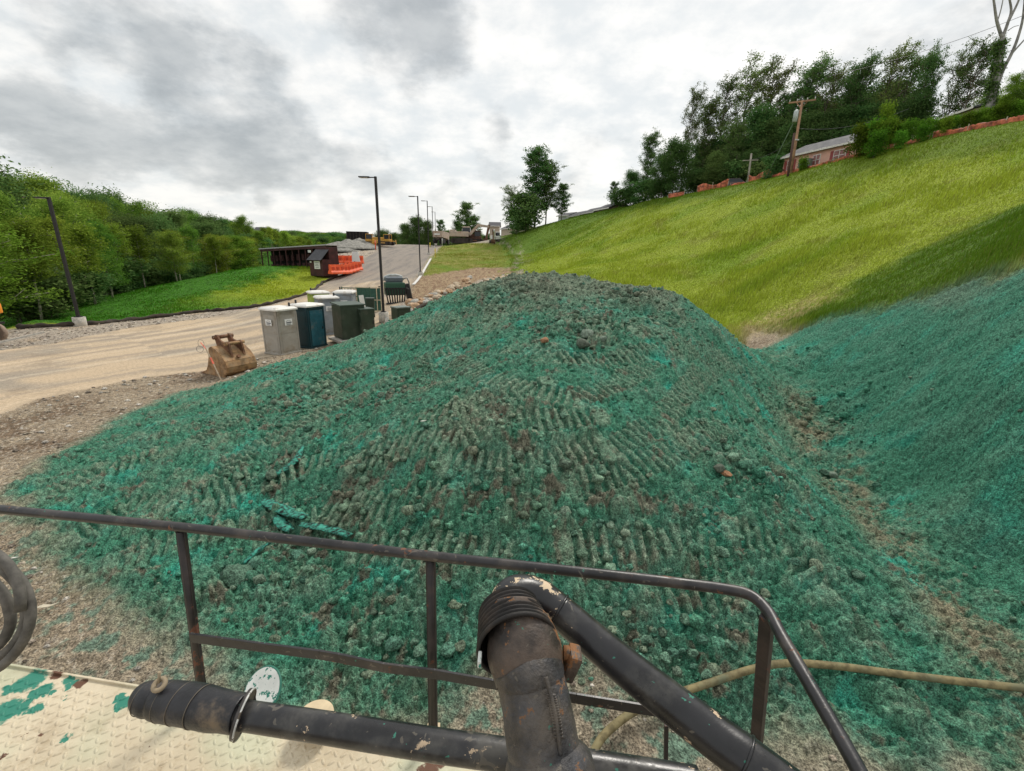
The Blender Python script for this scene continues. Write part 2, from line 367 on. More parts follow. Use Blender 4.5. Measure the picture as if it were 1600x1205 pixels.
CLODDY = [tuple(G(*p)[:2])+(s,) for p, s in [((720, 760), 1.3), ((560, 760), 1.2), ((500, 860), 1.0), ((860, 760), 1.2), ((620, 900), 1.0), ((760, 660), 1.0), ((900, 500), 1.4), ((1300, 660), 1.5), ((1120, 1000), .7), ((640, 600), 1.3), ((480, 620), 1.3), ((1180, 740), .8), ((950, 850), .9), ((1000, 1000), .8), ((420, 740), .8), ((380, 900), .5), ((1000, 470), 1.6), ((800, 450), 1.8), ((1080, 850), .7)]]
def relief(x, y, r, dm, dr, dl, dw, dso, ds, dsock):
    """fine height added to the survey surface"""
    fade = 1-sstep(25, 60, r)*.6; z0c = hbase(x, y)
    mg = sstep(-.3, .6, dm)
    bank = mg*sstep(0, 1.5, (x-(6.4+.32*(y-4))))         # right of the valley line: raked bank
    h = fbm(x*.35, y*.35, 21, 3)*.16*mg
    cl = np.zeros_like(x)
    for cx, cy_, s in CLODDY: cl = np.maximum(cl, np.exp(-((x-cx)**2+(y-cy_)**2)/(s*s*1.1)))
    cl = np.clip(cl+.25+.9*fbm(x*.8, y*.8, 31, 3), 0, 1)*(1-.75*bank)
    L = lumps(x*2.1, y*2.1, 41, .12, .6, .6)*.13*1.5+lumps(x*5+3, y*5, 42, .2, .6, .7)*.085+lumps(x*11, y*11+5, 43, .2, .62, .8)*.05
    h += mg*(L*(.35+1.7*cl))
    h += mg*(fbm(x*7, y*7, 51, 4, .62)*.065+fbm(x*20, y*20, 53, 2)*.03+np.abs(fbm(x*3, y*3, 52, 3))*-.09)*(1-.3*bank)
    h -= mg*(1-.6*bank)*np.clip(fbm(x*4.3+9, y*4.3, 55, 3, .6)-.05, 0, 1)*.24+mg*np.clip(fbm(x*13, y*13, 56, 2, .6)-.05, 0, 1)*.08
    # track cleats
    tr = np.zeros_like(x); rid = np.zeros_like(x)
    for i, (P, w) in enumerate(TRACKS):
        m0 = (x > min(p[0] for p in P)-1) & (x < max(p[0] for p in P)+1) & (y > min(p[1] for p in P)-1) & (y < max(p[1] for p in P)+1)
        if not m0.any(): continue
        xs, ys = x[m0], y[m0]
        d, u, v = line_uv(xs+.03*perlin(xs*3, ys*3, 60), ys+.03*perlin(xs*3, ys*3, 61), P)
        m = sstep(w*.62, w*.5, d)*np.clip(.85+1.1*fbm(xs*.9, ys*.9, 70+i, 2), 0, 1)
        c = np.cos(u*2*np.pi/.175); bar = sstep(-.3, .15, c)
        a, b = tr[m0], rid[m0]; k = m > a; a[k] = m[k]; b[k] = bar[k]; tr[m0] = a; rid[m0] = b
    h = h*(1-.72*tr*mg)+mg*tr*(rid*.095-.08)*(1+.3*perlin(x*9, y*9, 77))
    # raked contour lines on the bank
    c, s_ = .24, -.97; u = x*c+y*s_; v = -x*s_+y*c
    h += bank*(fbm(u*.9, v*3.6, 81, 2, .5)*.10+fbm(u*3, v*9, 82, 2, .5)*.03)
    zc = z0c+.10*fbm(x*.5, y*.5, 86, 3)+.012*perlin(x*3.5, y*3.5, 87); rp = np.cos(2*np.pi*zc/.115); rp = sstep(-.6, .6, rp)-.5
    md = np.clip(.75+1.3*fbm(x*.7, y*.9, 88, 3), .1, 1.4); rf = mg*(1-bank)*sstep(1.8, 4.2, x-.12*(y-6))*sstep(3.2, 2.6, z0c)
    h += (bank*.095+rf*.06)*rp*md
    # lower left foot is dragged along the slope
    lf = mg*sstep(-5.5, -8, x); u = x*.35+y*.94; v = x*.94-y*.35
    h += lf*fbm(u*.8, v*5, 83, 3)*.09; k_ = mg*sstep(-3.0, -4.6, x)*sstep(11, 9.5, y); h += k_*sstep(-.3, .3, np.cos((x*.93+y*.36+.1*perlin(x*1.2, y*1.2, 84))*2*np.pi/.19))*.045
    # bare soil and gravel
    bare = (1-mg)*sstep(.1, -.3, dr)
    h += bare*fade*(fbm(x*3.2, y*3.2, 91, 4, .6)*.05+lumps(x*6, y*6, 92, .2, .6, .5)*.04*sstep(14, 10, r)+np.clip(fbm(x*.9, y*.9, 93, 2), 0, 1)*.05)
    h += sstep(-.1, .2, dr)*(1-mg)*(fbm(x*.25, y*.25, 95, 3)*.05)
    h += sstep(.3, 0, np.abs(dr))*(1-mg)*.02
    soil = sstep(-.5, .5, dso)*(1-mg); h += soil*(fbm(x*1.3, y*1.3, 96, 4, .6)*.22+fbm(x*.5, y*3, 97, 3)*.15)
    gr = sstep(-1, 1, ds)*(1-mg); h += gr*fade*fbm(x*.5, y*.5, 98, 4)*.12+gr*(fbm(x*.12, y*.12, 99, 2))*.35*sstep(14, 30, r)*sstep(140, 90, r)*.6
    # rut of the swale between lawn and slope
    h += sstep(-1.5, 2, dl)*fbm(x*.8, y*.8, 101, 4)*.15
    return h, mg, bank, cl, tr, rid, L
def lerp(a, b, t): return a*(1-t[:, None])+np.asarray(b)*t[:, None]
def albedo(x, y, z, r, wob, dm, dr, dl, dw, dso, ds, dsock, mg, bank, cl, tr, rid, L):
    n1 = fbm(x*.6, y*.6, 111, 4); n2 = fbm(x*2.5, y*2.5, 112, 4, .6); n3 = fbm(x*9, y*9, 113, 3, .6); n4 = fbm(x*.15, y*.15, 114, 3); n5 = perlin(x*30, y*30, 115)
    c = np.tile(np.array([  .27, .215, .15]), (len(x), 1))
    # bare stony soil beside the road
    c = lerp(c, (.165, .118, .078), sstep(-.1, .35, n1+n2*.5)); c = lerp(c, (.42, .37, .30), sstep(.16, .42, n3+n5*.35+.06)*.75)
    c = lerp(c, (.30, .24, .17), sstep(.0, .4, n4+n2*.4)*.6)
    # yard in front of the truck: pale grey-tan
    nt = sstep(9, 5, r)*(1-sstep(8, 20, np.abs(x))); c = lerp(c, (.25, .215, .16), nt*.85*sstep(-.5, .2, n2+.2))
    # road: dusty tan close by, worn grey asphalt further up
    road = sstep(-.25, .25, dr); up = sstep(38, 60, y+x*.2+n4*14)
    rc = np.tile(np.array([.47, .365, .25]), (len(x), 1)); rc = lerp(rc, (.27, .235, .19), sstep(-.05, .4, fbm(x*.10+y*.16+n1*.25, (x-y*.7)*.33, 121, 4)+.02)*.85)
    _, ru, rv = line_uv(x, y, ROAD_R); st = fbm(rv*1.1+n1*.3, ru*.035, 124, 4); rc = lerp(rc, (.30, .25, .195), sstep(.02, .3, st)*.7); rc = lerp(rc, (.56, .46, .34), sstep(.05, .3, -st)*.5); rc = lerp(rc, (.22, .17, .12), sstep(.2, .45, fbm(x*.3+7, y*.3, 125, 4)+n3*.2)*.45)
    rc = lerp(rc, np.array([.27, .235, .2]), up); rc = lerp(rc, (.17, .155, .145), up*sstep(-.1, .35, fbm(x*.9, y*.12, 122, 3)+n1*.3)*.6)
    c = lerp(c, rc, road)
    # gravel verge beyond the road on the left
    gv = sstep(-.2, .3, -dr)*sstep(1.5, -.5, dl)*sstep(-6, -9, x-y*.3)*(y > 14)*((x < -20) | (y > 36))*sstep(0, .5, -dso)
    gc = lerp(np.tile(np.array([.36, .31, .25]), (len(x), 1)), (.15, .12, .1), sstep(.05, .4, n3+n5*.3)); gc = lerp(gc, (.4, .3, .2), sstep(.1, .5, n1)*.6)
    c = lerp(c, gc, gv)
    # far gravel pad
    pd = sstep(95, 105, y)*(x < -4)*(1-road)*sstep(0, -2, dl)*sstep(0, -2, dw); c = lerp(c, (.3, .265, .22), pd)
    # tilled soil
    c = lerp(c, lerp(np.tile(np.array([.31, .23, .14]), (len(x), 1)), (.2, .125, .08), sstep(-.2, .3, n2)), sstep(-.3, .3, dso))
    # grass colours
    gl = lerp(np.tile(np.array([.045, .15, .010]), (len(x), 1)), (.03, .095, .008), sstep(-.1, .4, n2)); gl = lerp(gl, (.27, .28, .04), sstep(1.9, .4, dsock+n1*1.5)*.85)
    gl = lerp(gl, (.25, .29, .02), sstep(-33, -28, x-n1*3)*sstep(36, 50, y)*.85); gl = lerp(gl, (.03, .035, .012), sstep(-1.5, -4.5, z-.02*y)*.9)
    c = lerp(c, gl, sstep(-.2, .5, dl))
    lw = lerp(np.tile(np.array([.15, .175, .022]), (len(x), 1)), (.29, .245, .08), sstep(-.1, .45, n1+n2*.3)*.7); lw = lerp(lw, (.12, .18, .015), sstep(.1, .5, n4+n2*.3)); c = lerp(c, lw, sstep(-.6, .6, dw))
    sl = lerp(np.tile(np.array([.235, .29, .03]), (len(x), 1)), (.165, .24, .02), sstep(-.1, .5, fbm(x*.14, y*.14, 131, 3)+n2*.12)); sl = lerp(sl, (.19, .19, .045), sstep(.15, .5, fbm(x*.3, y*.3, 132, 3))*.45)
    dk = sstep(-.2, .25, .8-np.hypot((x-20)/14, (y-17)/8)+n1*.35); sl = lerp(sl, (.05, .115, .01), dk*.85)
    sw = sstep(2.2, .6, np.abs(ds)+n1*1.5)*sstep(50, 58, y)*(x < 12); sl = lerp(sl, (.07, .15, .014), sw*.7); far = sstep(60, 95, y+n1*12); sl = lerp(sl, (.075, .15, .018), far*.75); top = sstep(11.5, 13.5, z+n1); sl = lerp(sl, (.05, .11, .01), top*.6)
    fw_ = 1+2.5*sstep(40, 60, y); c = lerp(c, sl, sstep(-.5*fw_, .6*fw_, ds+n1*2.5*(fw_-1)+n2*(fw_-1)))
    # straw and pale stones at the head of the valley
    stx, sty = G(1215, 500)[:2]; st = sstep(1.1, .4, np.hypot((x-stx)/3.0, (y-sty)/2.6)+n2*.4); c = lerp(c, (.42, .33, .17), st*.8*sstep(-.3, .2, fbm(x*2, y*7, 133, 3)))
    # ---- sprayed heap: grey-brown soil under a coat of green fibre
    soil = lerp(np.tile(np.array([.12, .10, .075]), (len(x), 1)), (.16, .15, .11), sstep(-.1, .4, n3)); soil = lerp(soil, (.085, .072, .052), sstep(.25, .5, fbm(x*1.6, y*1.6, 141, 3))*.6)
    teal = lerp(np.tile(np.array([.038, .155, .098]), (len(x), 1)), (.026, .245, .175), sstep(.05, .5, fbm(x*.9, y*.9, 142, 4)+n2*.3)); teal = lerp(teal, (.075, .18, .125), sstep(-.1, .35, fbm(x*1.4, y*1.4, 143, 4))*.7)
    gg = lerp(np.tile(np.array([.145, .19, .13]), (len(x), 1)), (.24, .275, .20), sstep(.0, .4, n3))
    cov = sstep(-.75, .25, fbm(x*.7+4, y*.7, 144, 4)*1.0-n3*.25+.03+(1-cl)*.3+bank*.45)
    hc = lerp(gg, teal, np.clip(cov*.95, 0, 1)); hc = lerp(hc, gg, np.clip(L*7, 0, 1)*.45*(1-bank))
    hc = lerp(hc, soil, sstep(.14, .4, fbm(x*2.2, y*2.2, 145, 4, .7)+.14*cl-.06-.18*bank-.12*sstep(2.5, 5, x))*.85)
    peak = sstep(3.3, 4.0, z+n1*.5)*sstep(11, 14, y); hc = lerp(hc, lerp(soil, gg, np.full(len(x), .45)), peak*.75)
    hc = lerp(hc, lerp(soil, gg, np.full(len(x), .75)), tr*.5*rid)
    edge = sstep(.45, -.05, dm+n2*.5); hc = lerp(hc, (.21, .2, .145), edge*.6*(1-bank)); hc = lerp(hc, (.075, .095, .055), sstep(.9, .0, dm+n2*.6)*bank*.7)
    vl = np.abs(x-(5.9+.34*(y-4))+n2*.5); hc = lerp(hc, (.042, .15, .10), bank*.45); hc = lerp(hc, (.20, .165, .11), sstep(.9, .0, vl+n2*.5)*sstep(17, 12, y)*sstep(-.35, .2, n1+n3*.5)*.85)
    c = lerp(c, np.clip(hc*1.28, 0, .6), mg)
    # green overspray on the yard
    ov = (1-mg)*sstep(-1.2, 0, dm)*sstep(.0, .3, n2+n3*.4)*(r < 12); c = lerp(c, (.06, .17, .125), ov*.75)
    return np.clip(c, .003, .8)

def earth_mat(name, bump=1.0, scale=1.0, rough=.95, fibre=0., var=1.):
    m = bpy.data.materials.new(name); m.use_nodes = True; t = NT(m.node_tree); b = t.n['Principled BSDF']
    at = t.node('ShaderNodeAttribute', attribute_name='alb')
    geo = t.node('ShaderNodeNewGeometry'); P = geo.outputs['Position']
    n1 = t.noise(P, 14*scale, 5, .65); n2 = t.noise(P, 55*scale, 3, .6)
    k = t.ramp(n1, .25, .75, 1-.45*var, 1+.5*var); c = t.mix(1.0, at.outputs['Color'], k, 'MULTIPLY')
    k2 = t.ramp(n2, .3, .7, 1-.5*var, 1+.55*var); c = t.mix(1.0, c, k2, 'MULTIPLY')
    if fibre:
        f = t.noise(P, 90*scale, 2, .7); c = t.mix(t.ramp(f, .6, .75, 0, fibre*.7), c, (.14, .3, .22))
        f2 = t.noise(P, 24*scale, 4, .7); c = t.mix(t.ramp(f2, .55, .68, 0, .6), c, (.022, .045, .032))
    t.link(c, b.inputs['Base Color']); b.inputs['Roughness'].default_value = rough; b.inputs['Specular IOR Level'].default_value = .15
    bp = t.node('ShaderNodeBump'); bp.inputs['Strength'].default_value = 1.0; bp.inputs['Distance'].default_value = .05*bump
    hh = t.math('ADD', n1, t.math('MULTIPLY', n2, .5)); t.link(hh, bp.inputs['Height']); t.link(bp.outputs[0], b.inputs['Normal'])
    return m
def build_terrain():
    ang = np.concatenate([np.linspace(-64, 64, 1100), np.linspace(64, 296, 110)[1:-1]]); ang = np.radians(ang); na = len(ang)
    rs = [1.6]
    while rs[-1] < 900:
        r = rs[-1]; rs.append(r*(1.0065 if r < 3.4 else 1.0032 if r < 22 else 1.0075 if r < 70 else 1.02 if r < 160 else 1.06))
    rs = np.array(rs); nr = len(rs)
    A, Rr = np.meshgrid(ang, rs); x = (Rr*np.sin(A)).ravel(); y = (Rr*np.cos(A)).ravel()
    z0, r, wob, dm, dr, dl, dw, dso, ds, dsock = fields(x, y)
    h, mg, bank, cl, tr, rid, L = relief(x, y, r, dm, dr, dl, dw, dso, ds, dsock)
    z = z0+h; alb = albedo(x, y, z0, r, wob, dm, dr, dl, dw, dso, ds, dsock, mg, bank, cl, tr, rid, L)
    zone = np.zeros(len(x), int)                       # 0 ground, 1 road, 2 heap, 3 slope grass, 4 lawn, 5 left berm
    zone[dl > 0] = 5; zone[dw > 0] = 4; zone[ds > 0] = 3; zone[dr > 0] = 1; zone[(dso > 0) & (dr < 0)] = 0; zone[dm > 0] = 2
    i = np.arange(nr-1)[:, None]*na; j = np.arange(na)[None]; jn = (j+1) % na
    F = np.stack([i+j, i+na+j, i+na+jn, i+jn], -1).reshape(-1, 4)
    fz = zone[F[:, 0]]
    V = np.stack([x, y, z], -1)
    spec = [('ground', 'earth', 1.2, .8, 0), ('road', 'dusty_road', .35, .7, 0), ('spoil_heap', 'sprayed_soil', 1.1, 1.0, .55), ('grass_slope', 'slope_turf', 1.5, .6, 0), ('lawn', 'lawn_turf', 1.5, .5, 0), ('grass_berm', 'berm_turf', 1.5, .5, 0)]
    for k, (nm, mn, bu, sc, fi) in enumerate(spec):
        f = F[fz == k]; u, inv = np.unique(f, return_inverse=True)
        if len(f) == 0: continue
        v = V[u]; a = alb[u]; ff = inv.reshape(-1, 4)
        me = np_mesh(nm, v, ff, True, colors={'alb': a})
        o = link(nm, me, earth_mat(mn, bu, sc, fibre=fi, var=.4 if k == 1 else 1.15)); tag(o, kind='structure')
        if k == 0:
            pass
    # ground under the camera
    n = na; V2 = np.concatenate([V[:na], [[0, 0, ground(0, 0)]]]); F3 = np.stack([np.arange(n), (np.arange(n)+1) % n, np.full(n, n)], -1)
    me = np_mesh('yard_ground', V2, F3, True, colors={'alb': np.concatenate([alb[:na], [[.2, .16, .11]]])}); tag(link('yard_ground', me, bpy.data.materials['earth']), kind='structure')
build_terrain()
# ------------------------------------------------------------ materials
def pmat(name, base, rough=.6, metal=0., var=.12, scale=6., bump=0., chips=None, chip_amt=.0, chip_scale=25., spec=.4, dirt=None, dirt_amt=0., dirt_scale=3., obj=True, rand=0., overspray=False):
    """painted or raw surface: base colour with soft variation, a layer of dirt and chipped patches"""
    m = bpy.data.materials.get(name)
    if m: return m
    m = bpy.data.materials.new(name); m.use_nodes = True; t = NT(m.node_tree); b = t.n['Principled BSDF']
    P = t.node('ShaderNodeTexCoord').outputs['Object']
    n = t.noise(P, scale, 5, .6); c = t.mix(1.0, tuple(base), t.ramp(n, .3, .7, 1-var*1.6, 1+var*1.6), 'MULTIPLY')
    if rand:
        oi = t.node('ShaderNodeObjectInfo'); c = t.mix(1.0, c, t.math('ADD', t.math('MULTIPLY', oi.outputs['Random'], rand*2), 1-rand), 'MULTIPLY')
    rg = t.ramp(n, .3, .7, rough*.85, min(rough*1.15, 1))
    if dirt:
        d = t.noise(P, dirt_scale, 7, .65); f = t.ramp(d, .62-dirt_amt*.35, .72, 0, .9); c = t.mix(f, c, tuple(dirt)); rg = t.math('MAXIMUM', rg, t.math('MULTIPLY', f, .9))
    if chips:
        k = t.noise(P, chip_scale, 6, .7); f = t.ramp(k, .72-chip_amt*.3, .735-chip_amt*.3); c = t.mix(f, c, tuple(chips)); rg = t.math('MAXIMUM', rg, t.math('MULTIPLY', f, .8))
    if overspray:
        q = t.noise(P, 48, 3, .6); f = t.ramp(q, .70, .715, 0, .85); c = t.mix(f, c, (.05, .22, .16)); q = t.noise(P, 30, 2, .5, dist=1.5); c = t.mix(t.ramp(q, .66, .68, 0, .5), c, (.16, .14, .11)); rg = t.math('MAXIMUM', rg, f)
    t.link(c, b.inputs['Base Color']); t.link(rg, b.inputs['Roughness']); b.inputs['Metallic'].default_value = metal; b.inputs['Specular IOR Level'].default_value = spec
    if bump:
        bp = t.node('ShaderNodeBump'); bp.inputs['Strength'].default_value = .6; bp.inputs['Distance'].default_value = bump
        t.link(t.noise(P, scale*6, 4, .65), bp.inputs['Height']); t.link(bp.outputs[0], b.inputs['Normal'])
    return m
BLK = pmat('black_paint', (.017, .016, .018), .38, 0, .3, 9, .0015, (.16, .07, .04), .3, 16, .5, (.09, .075, .065), .4, 5, overspray=True)
BLK2 = pmat('black_gloss_paint', (.012, .012, .014), .3, 0, .3, 9, .001, (.5, .38, .26), .3, 17, .5, (.10, .095, .085), .5, 7, overspray=True)
POSTM = pmat('rusty_black_paint', (.02, .017, .017), .5, 0, .3, 9, .0015, (.13, .055, .035), .38, 11, .4, (.06, .042, .035), .5, 6)
RUST = pmat('rusty_iron', (.052, .045, .042), .55, .2, .4, 12, .005, (.24, .115, .05), .58, 15, .4, (.13, .09, .065), .75, 6, overspray=True)
CAST = pmat('cast_iron', (.05, .05, .054), .5, .2, .35, 20, .006, (.2, .11, .06), .42, 20, .4, (.15, .125, .10), .75, 9, overspray=True)
RUBBER = pmat('black_rubber', (.02, .018, .017), .6, 0, .3, 15, .002, spec=.3, dirt=(.10, .07, .05), dirt_amt=.45, dirt_scale=8)
TAPE = pmat('tape_wrap', (.018, .018, .021), .42, 0, .35, 14, .003, spec=.45, dirt=(.22, .16, .10), dirt_amt=.25, dirt_scale=7)
HOSEM = pmat('grey_hose', (.12, .112, .10), .7, 0, .25, 20, .001, spec=.2, dirt=(.2, .17, .13), dirt_amt=.4)
HOSET = pmat('tan_hose', (.20, .165, .085), .75, 0, .25, 12, .002, spec=.2, dirt=(.10, .13, .09), dirt_amt=.45, dirt_scale=3)
CREAMP = pmat('cream_plastic', (.62, .5, .32), .6, 0, .12, 9, dirt=(.3, .22, .12), dirt_amt=.3)
WHITEP = pmat('white_plate', (.7, .72, .68), .5, 0, .1, 9, chips=(.03, .2, .15), chip_amt=.55, chip_scale=60)
GREENRIM = pmat('green_rim', (.03, .17, .12), .6)
def cream_deck_mat():
    m = bpy.data.materials.new('cream_deck_paint'); m.use_nodes = True; t = NT(m.node_tree); b = t.n['Principled BSDF']
    P = t.node('ShaderNodeNewGeometry').outputs['Position']
    n = t.noise(P, 3.5, 5, .6); c = t.mix(t.ramp(n, .35, .65), (.52, .44, .31), (.62, .535, .39))
    w = t.noise(P, 45, 4, .7); c = t.mix(t.ramp(w, .5, .75, 0, .55), c, (.34, .25, .14)); gd = t.noise(P, 6, 7, .7); c = t.mix(t.ramp(gd, .5, .72, 0, .55), c, (.30, .22, .13))
    g = t.noise(P, 2.2, 3, .5); c = t.mix(t.ramp(g, .5, .7, 0, .35), c, (.42, .55, .38))
    # spatters of green mulch, thickest near the outer edge
    wv = t.node('ShaderNodeVectorMath', operation='SCALE'); t.link(t.vmath('SUBTRACT', t.noise(P, 20, 6, .65, out=1), (.5, .5, .5)), wv.inputs[0]); wv.inputs[3].default_value = .085
    Q = t.vmath('ADD', P, wv.outputs[0]); acc = None
    for px, py, r in [(45, 1065, .05), (20, 1075, .03), (60, 1082, .035), (10, 1112, .045), (35, 1105, .03), (108, 1062, .02), (120, 1064, .018), (105, 1073, .016), (195, 1098, .026), (100, 1093, .008), (108, 1150, .017), (55, 1108, .025), (75, 1085, .012), (190, 1090, .02)]:
        p = PZ(px, py, 3.3); d = t.node('ShaderNodeVectorMath', operation='DISTANCE'); t.link(Q, d.inputs[0]); d.inputs[1].default_value = tuple(p)
        k = t.ramp(d.outputs['Value'], r*1.15, r*.85); acc = k if acc is None else t.math('MAXIMUM', acc, k)
    c = t.mix(acc, c, (.03, .2, .14)); acc = None
    for px, py, r in [(65, 1147, .014), (3, 1182, .012), (236, 1167, .005), (33, 1151, .005), (8, 1010, .02), (675, 1195, .03), (690, 1185, .02), (664, 1202, .02), (90, 1055, .025), (125, 1068, .02)]:
        p = PZ(px, py, 3.3); d = t.node('ShaderNodeVectorMath', operation='DISTANCE'); t.link(Q, d.inputs[0]); d.inputs[1].default_value = tuple(p)
        k = t.ramp(d.outputs['Value'], r*1.15, r*.7); acc = k if acc is None else t.math('MAXIMUM', acc, k)
    c = t.mix(acc, c, (.12, .055, .03))
    k = t.noise(P, 12, 6, .7); c = t.mix(t.ramp(k, .68, .7, 0, .8), c, (.2, .12, .07))
    t.link(c, b.inputs['Base Color']); b.inputs['Roughness'].default_value = .5; b.inputs['Specular IOR Level'].default_value = .35
    bp = t.node('ShaderNodeBump'); bp.inputs['Strength'].default_value = .4; bp.inputs['Distance'].default_value = .002; t.link(w, bp.inputs['Height']); t.link(bp.outputs[0], b.inputs['Normal'])
    return m
def cr(pts, n=8):
    """smooth curve through points (Catmull-Rom); points may carry a radius as 4th value"""
    P = [np.array(p, float) for p in pts]; out = []
    for i in range(len(P)-1):
        a, b, c, d = P[max(i-1, 0)], P[i], P[i+1], P[min(i+2, len(P)-1)]
        for k in range(n):
            t = k/n; out.append(.5*((2*b)+(c-a)*t+(2*a-5*b+4*c-d)*t*t+(3*b-a-3*c+d)*t**3))
    out.append(P[-1]); return out
def curve_tube(mb, pts, r=None, n=8, seg=16):
    C = cr(pts, n)
    if r is None: mb.tube([c[:3] for c in C], [float(c[3]) for c in C], seg)
    else: mb.tube([c[:3] for c in C], r, seg)
    return mb
def torus_pts(c, axis, R, n=28):
    ax = Vector(axis).normalized(); x = ax.orthogonal().normalized(); y = ax.cross(x)
    return [Vector(c)+(x*math.cos(2*math.pi*i/n)+y*math.sin(2*math.pi*i/n))*R for i in range(n)]

def build_deck():
    Z = 3.3; e0 = Vector(PZ(0, 1040, Z)); e1 = Vector(PZ(677, 1153, Z)); d = (e1-e0).normalized(); nrm = Vector((d.y, -d.x, 0))   # nrm points to the truck
    root = empty('truck_deck', e0, 0, 'cream painted tread plate deck of the spray truck, spattered with green mulch', 'truck deck'); I = Vector(root.location)
    A = e0-d*1.2; B = e1+d*.36; Lx = (B-A).length; W = 2.2
    mb = MB(); loc = lambda p: Vector(p)-I
    # plate
    cc = (A+B)/2+nrm*(W/2); rm = Matrix((d, -nrm, Vector((0, 0, 1)))).transposed()
    mb.box(loc(cc)-Vector((0, 0, .006)), (Lx, W, .012), rm)
    seam = (e1-A).length-.02
    # raised lozenges of the tread plate, in alternating directions
    ve, fa = [], []
    pitch = .028; nx = int(seam/pitch); ny = int(.95/pitch)
    rnd = random.Random(3)
    for i in range(nx):
        for j in range(ny):
            cx = (i+.5)*pitch; cyy = .03+(j+.5)*pitch; a = (45 if (i+j) % 2 else -45); a = R_(a); ca, sa = math.cos(a), math.sin(a); o = len(ve)
            for k in range(8):
                th = 2*math.pi*k/8; u, v = .0135*math.cos(th), .0058*math.sin(th)
                p = A+d*(cx+u*ca-v*sa)+nrm*(cyy+u*sa+v*ca); ve.append(loc(p)+Vector((0, 0, .0002)))
            for k in range(8):
                th = 2*math.pi*k/8; u, v = .009*math.cos(th), .003*math.sin(th)
                p = A+d*(cx+u*ca-v*sa)+nrm*(cyy+u*sa+v*ca); ve.append(loc(p)+Vector((0, 0, .0034)))
            for k in range(8): fa.append((o+k, o+(k+1) % 8, o+8+(k+1) % 8, o+8+k))
            for k in (0, 2, 4): fa.append((o+8, o+9+k, o+10+k, o+11+k) if k < 4 else (o+8, o+13, o+14, o+15))
    dm = cream_deck_mat()
    mb.build('deck_plate', dm, root)
    link('tread_pattern', np_mesh('tread_pattern', np.array([tuple(v) for v in ve]), np.array(fa), True), dm, root)
    m = MB(); m.box(loc((A+B)/2-nrm*.004)-Vector((0, 0, .045)), (Lx, .008, .11), rm, .002); m.build('edge_skirt', dm, root)
    m = MB()
    for i, xx in enumerate((.3, .3+Lx*.5, Lx-.1)): m.bar(loc(A+d*xx+nrm*.15-Vector((0, 0, .02))), loc(A+d*xx+nrm*.15)+Vector((0, 0, -3.2)), .09, .09)
    m.build('support_post', BLK, root)
    m = MB(); m.box(loc((A+B)/2+nrm*1.15)-Vector((0, 0, 1.25)), (Lx-.1, 1.9, 2.3), rm, .05); m.build('tank', dm, root)
build_deck()

def build_rail():
    base = Vector(PZ(677, 1150, 3.3)); root = empty('guard_rail', base, 0, 'chipped black steel guard rail along the outer edge of the truck deck', 'railing')
    L = lambda p: Vector(p)-base
    P = lambda px, py, z=4.0: L(PZ(px, py, z))
    m = MB(); pts = [P(-260, 772), P(0, 796), P(275, 823), P(480, 846), P(673, 869), P(900, 893), P(1060, 911), P(1130, 920), P(1172, 930), P(1200, 955), P(1222, 995, 3.995), P(1270, 1078, 3.985), P(1345, 1210, 3.97), P(1440, 1400, 3.95)]
    C = cr(pts, 6); m.tube([c for c in C], .0155, 14); m.build('top_rail', BLK, root)
    for (a, b) in (((283, 830, 3.985), (318, 1100, 3.3)), ((673, 872, 3.985), (677, 1150, 3.3))):
        m = MB(); m.bar(P(*a), P(*b), .030, .012, up=(0, 0, 1)); m.tube([P(*a), P(*b)], .0135, 10); m.build('post', POSTM, root)
    m = MB(); m.bar(P(1199, 962, 3.99), P(1180, 1185, 3.25), .032, .03, bev=.003); m.build('post', POSTM, root)
    m = MB(); m.bar(P(1041, 1132, 3.44), P(1040, 1215, 3.2), .012, .012); m.build('hanger_rod', POSTM, root)
    m = MB(); m.bar(P(677, 1136, 3.33), P(677, 1162, 3.27), .045, .04, bev=.004); m.build('post_socket', CREAMP, root)
    m = MB(); q = [P(298, 996, 3.62), P(400, 1010, 3.62), P(500, 1023, 3.62), P(530, 1028, 3.615), P(600, 1043, 3.61), P(680, 1053, 3.61), P(770, 1069, 3.61), P(900, 1091, 3.61), P(1030, 1112, 3.6)]
    for a, b in zip(q[:-1], q[1:]): m.bar(a, b, .008, .036, up=(0, 0, 1), bev=.001)
    m.build('middle_rail', BLK, root)
build_rail()

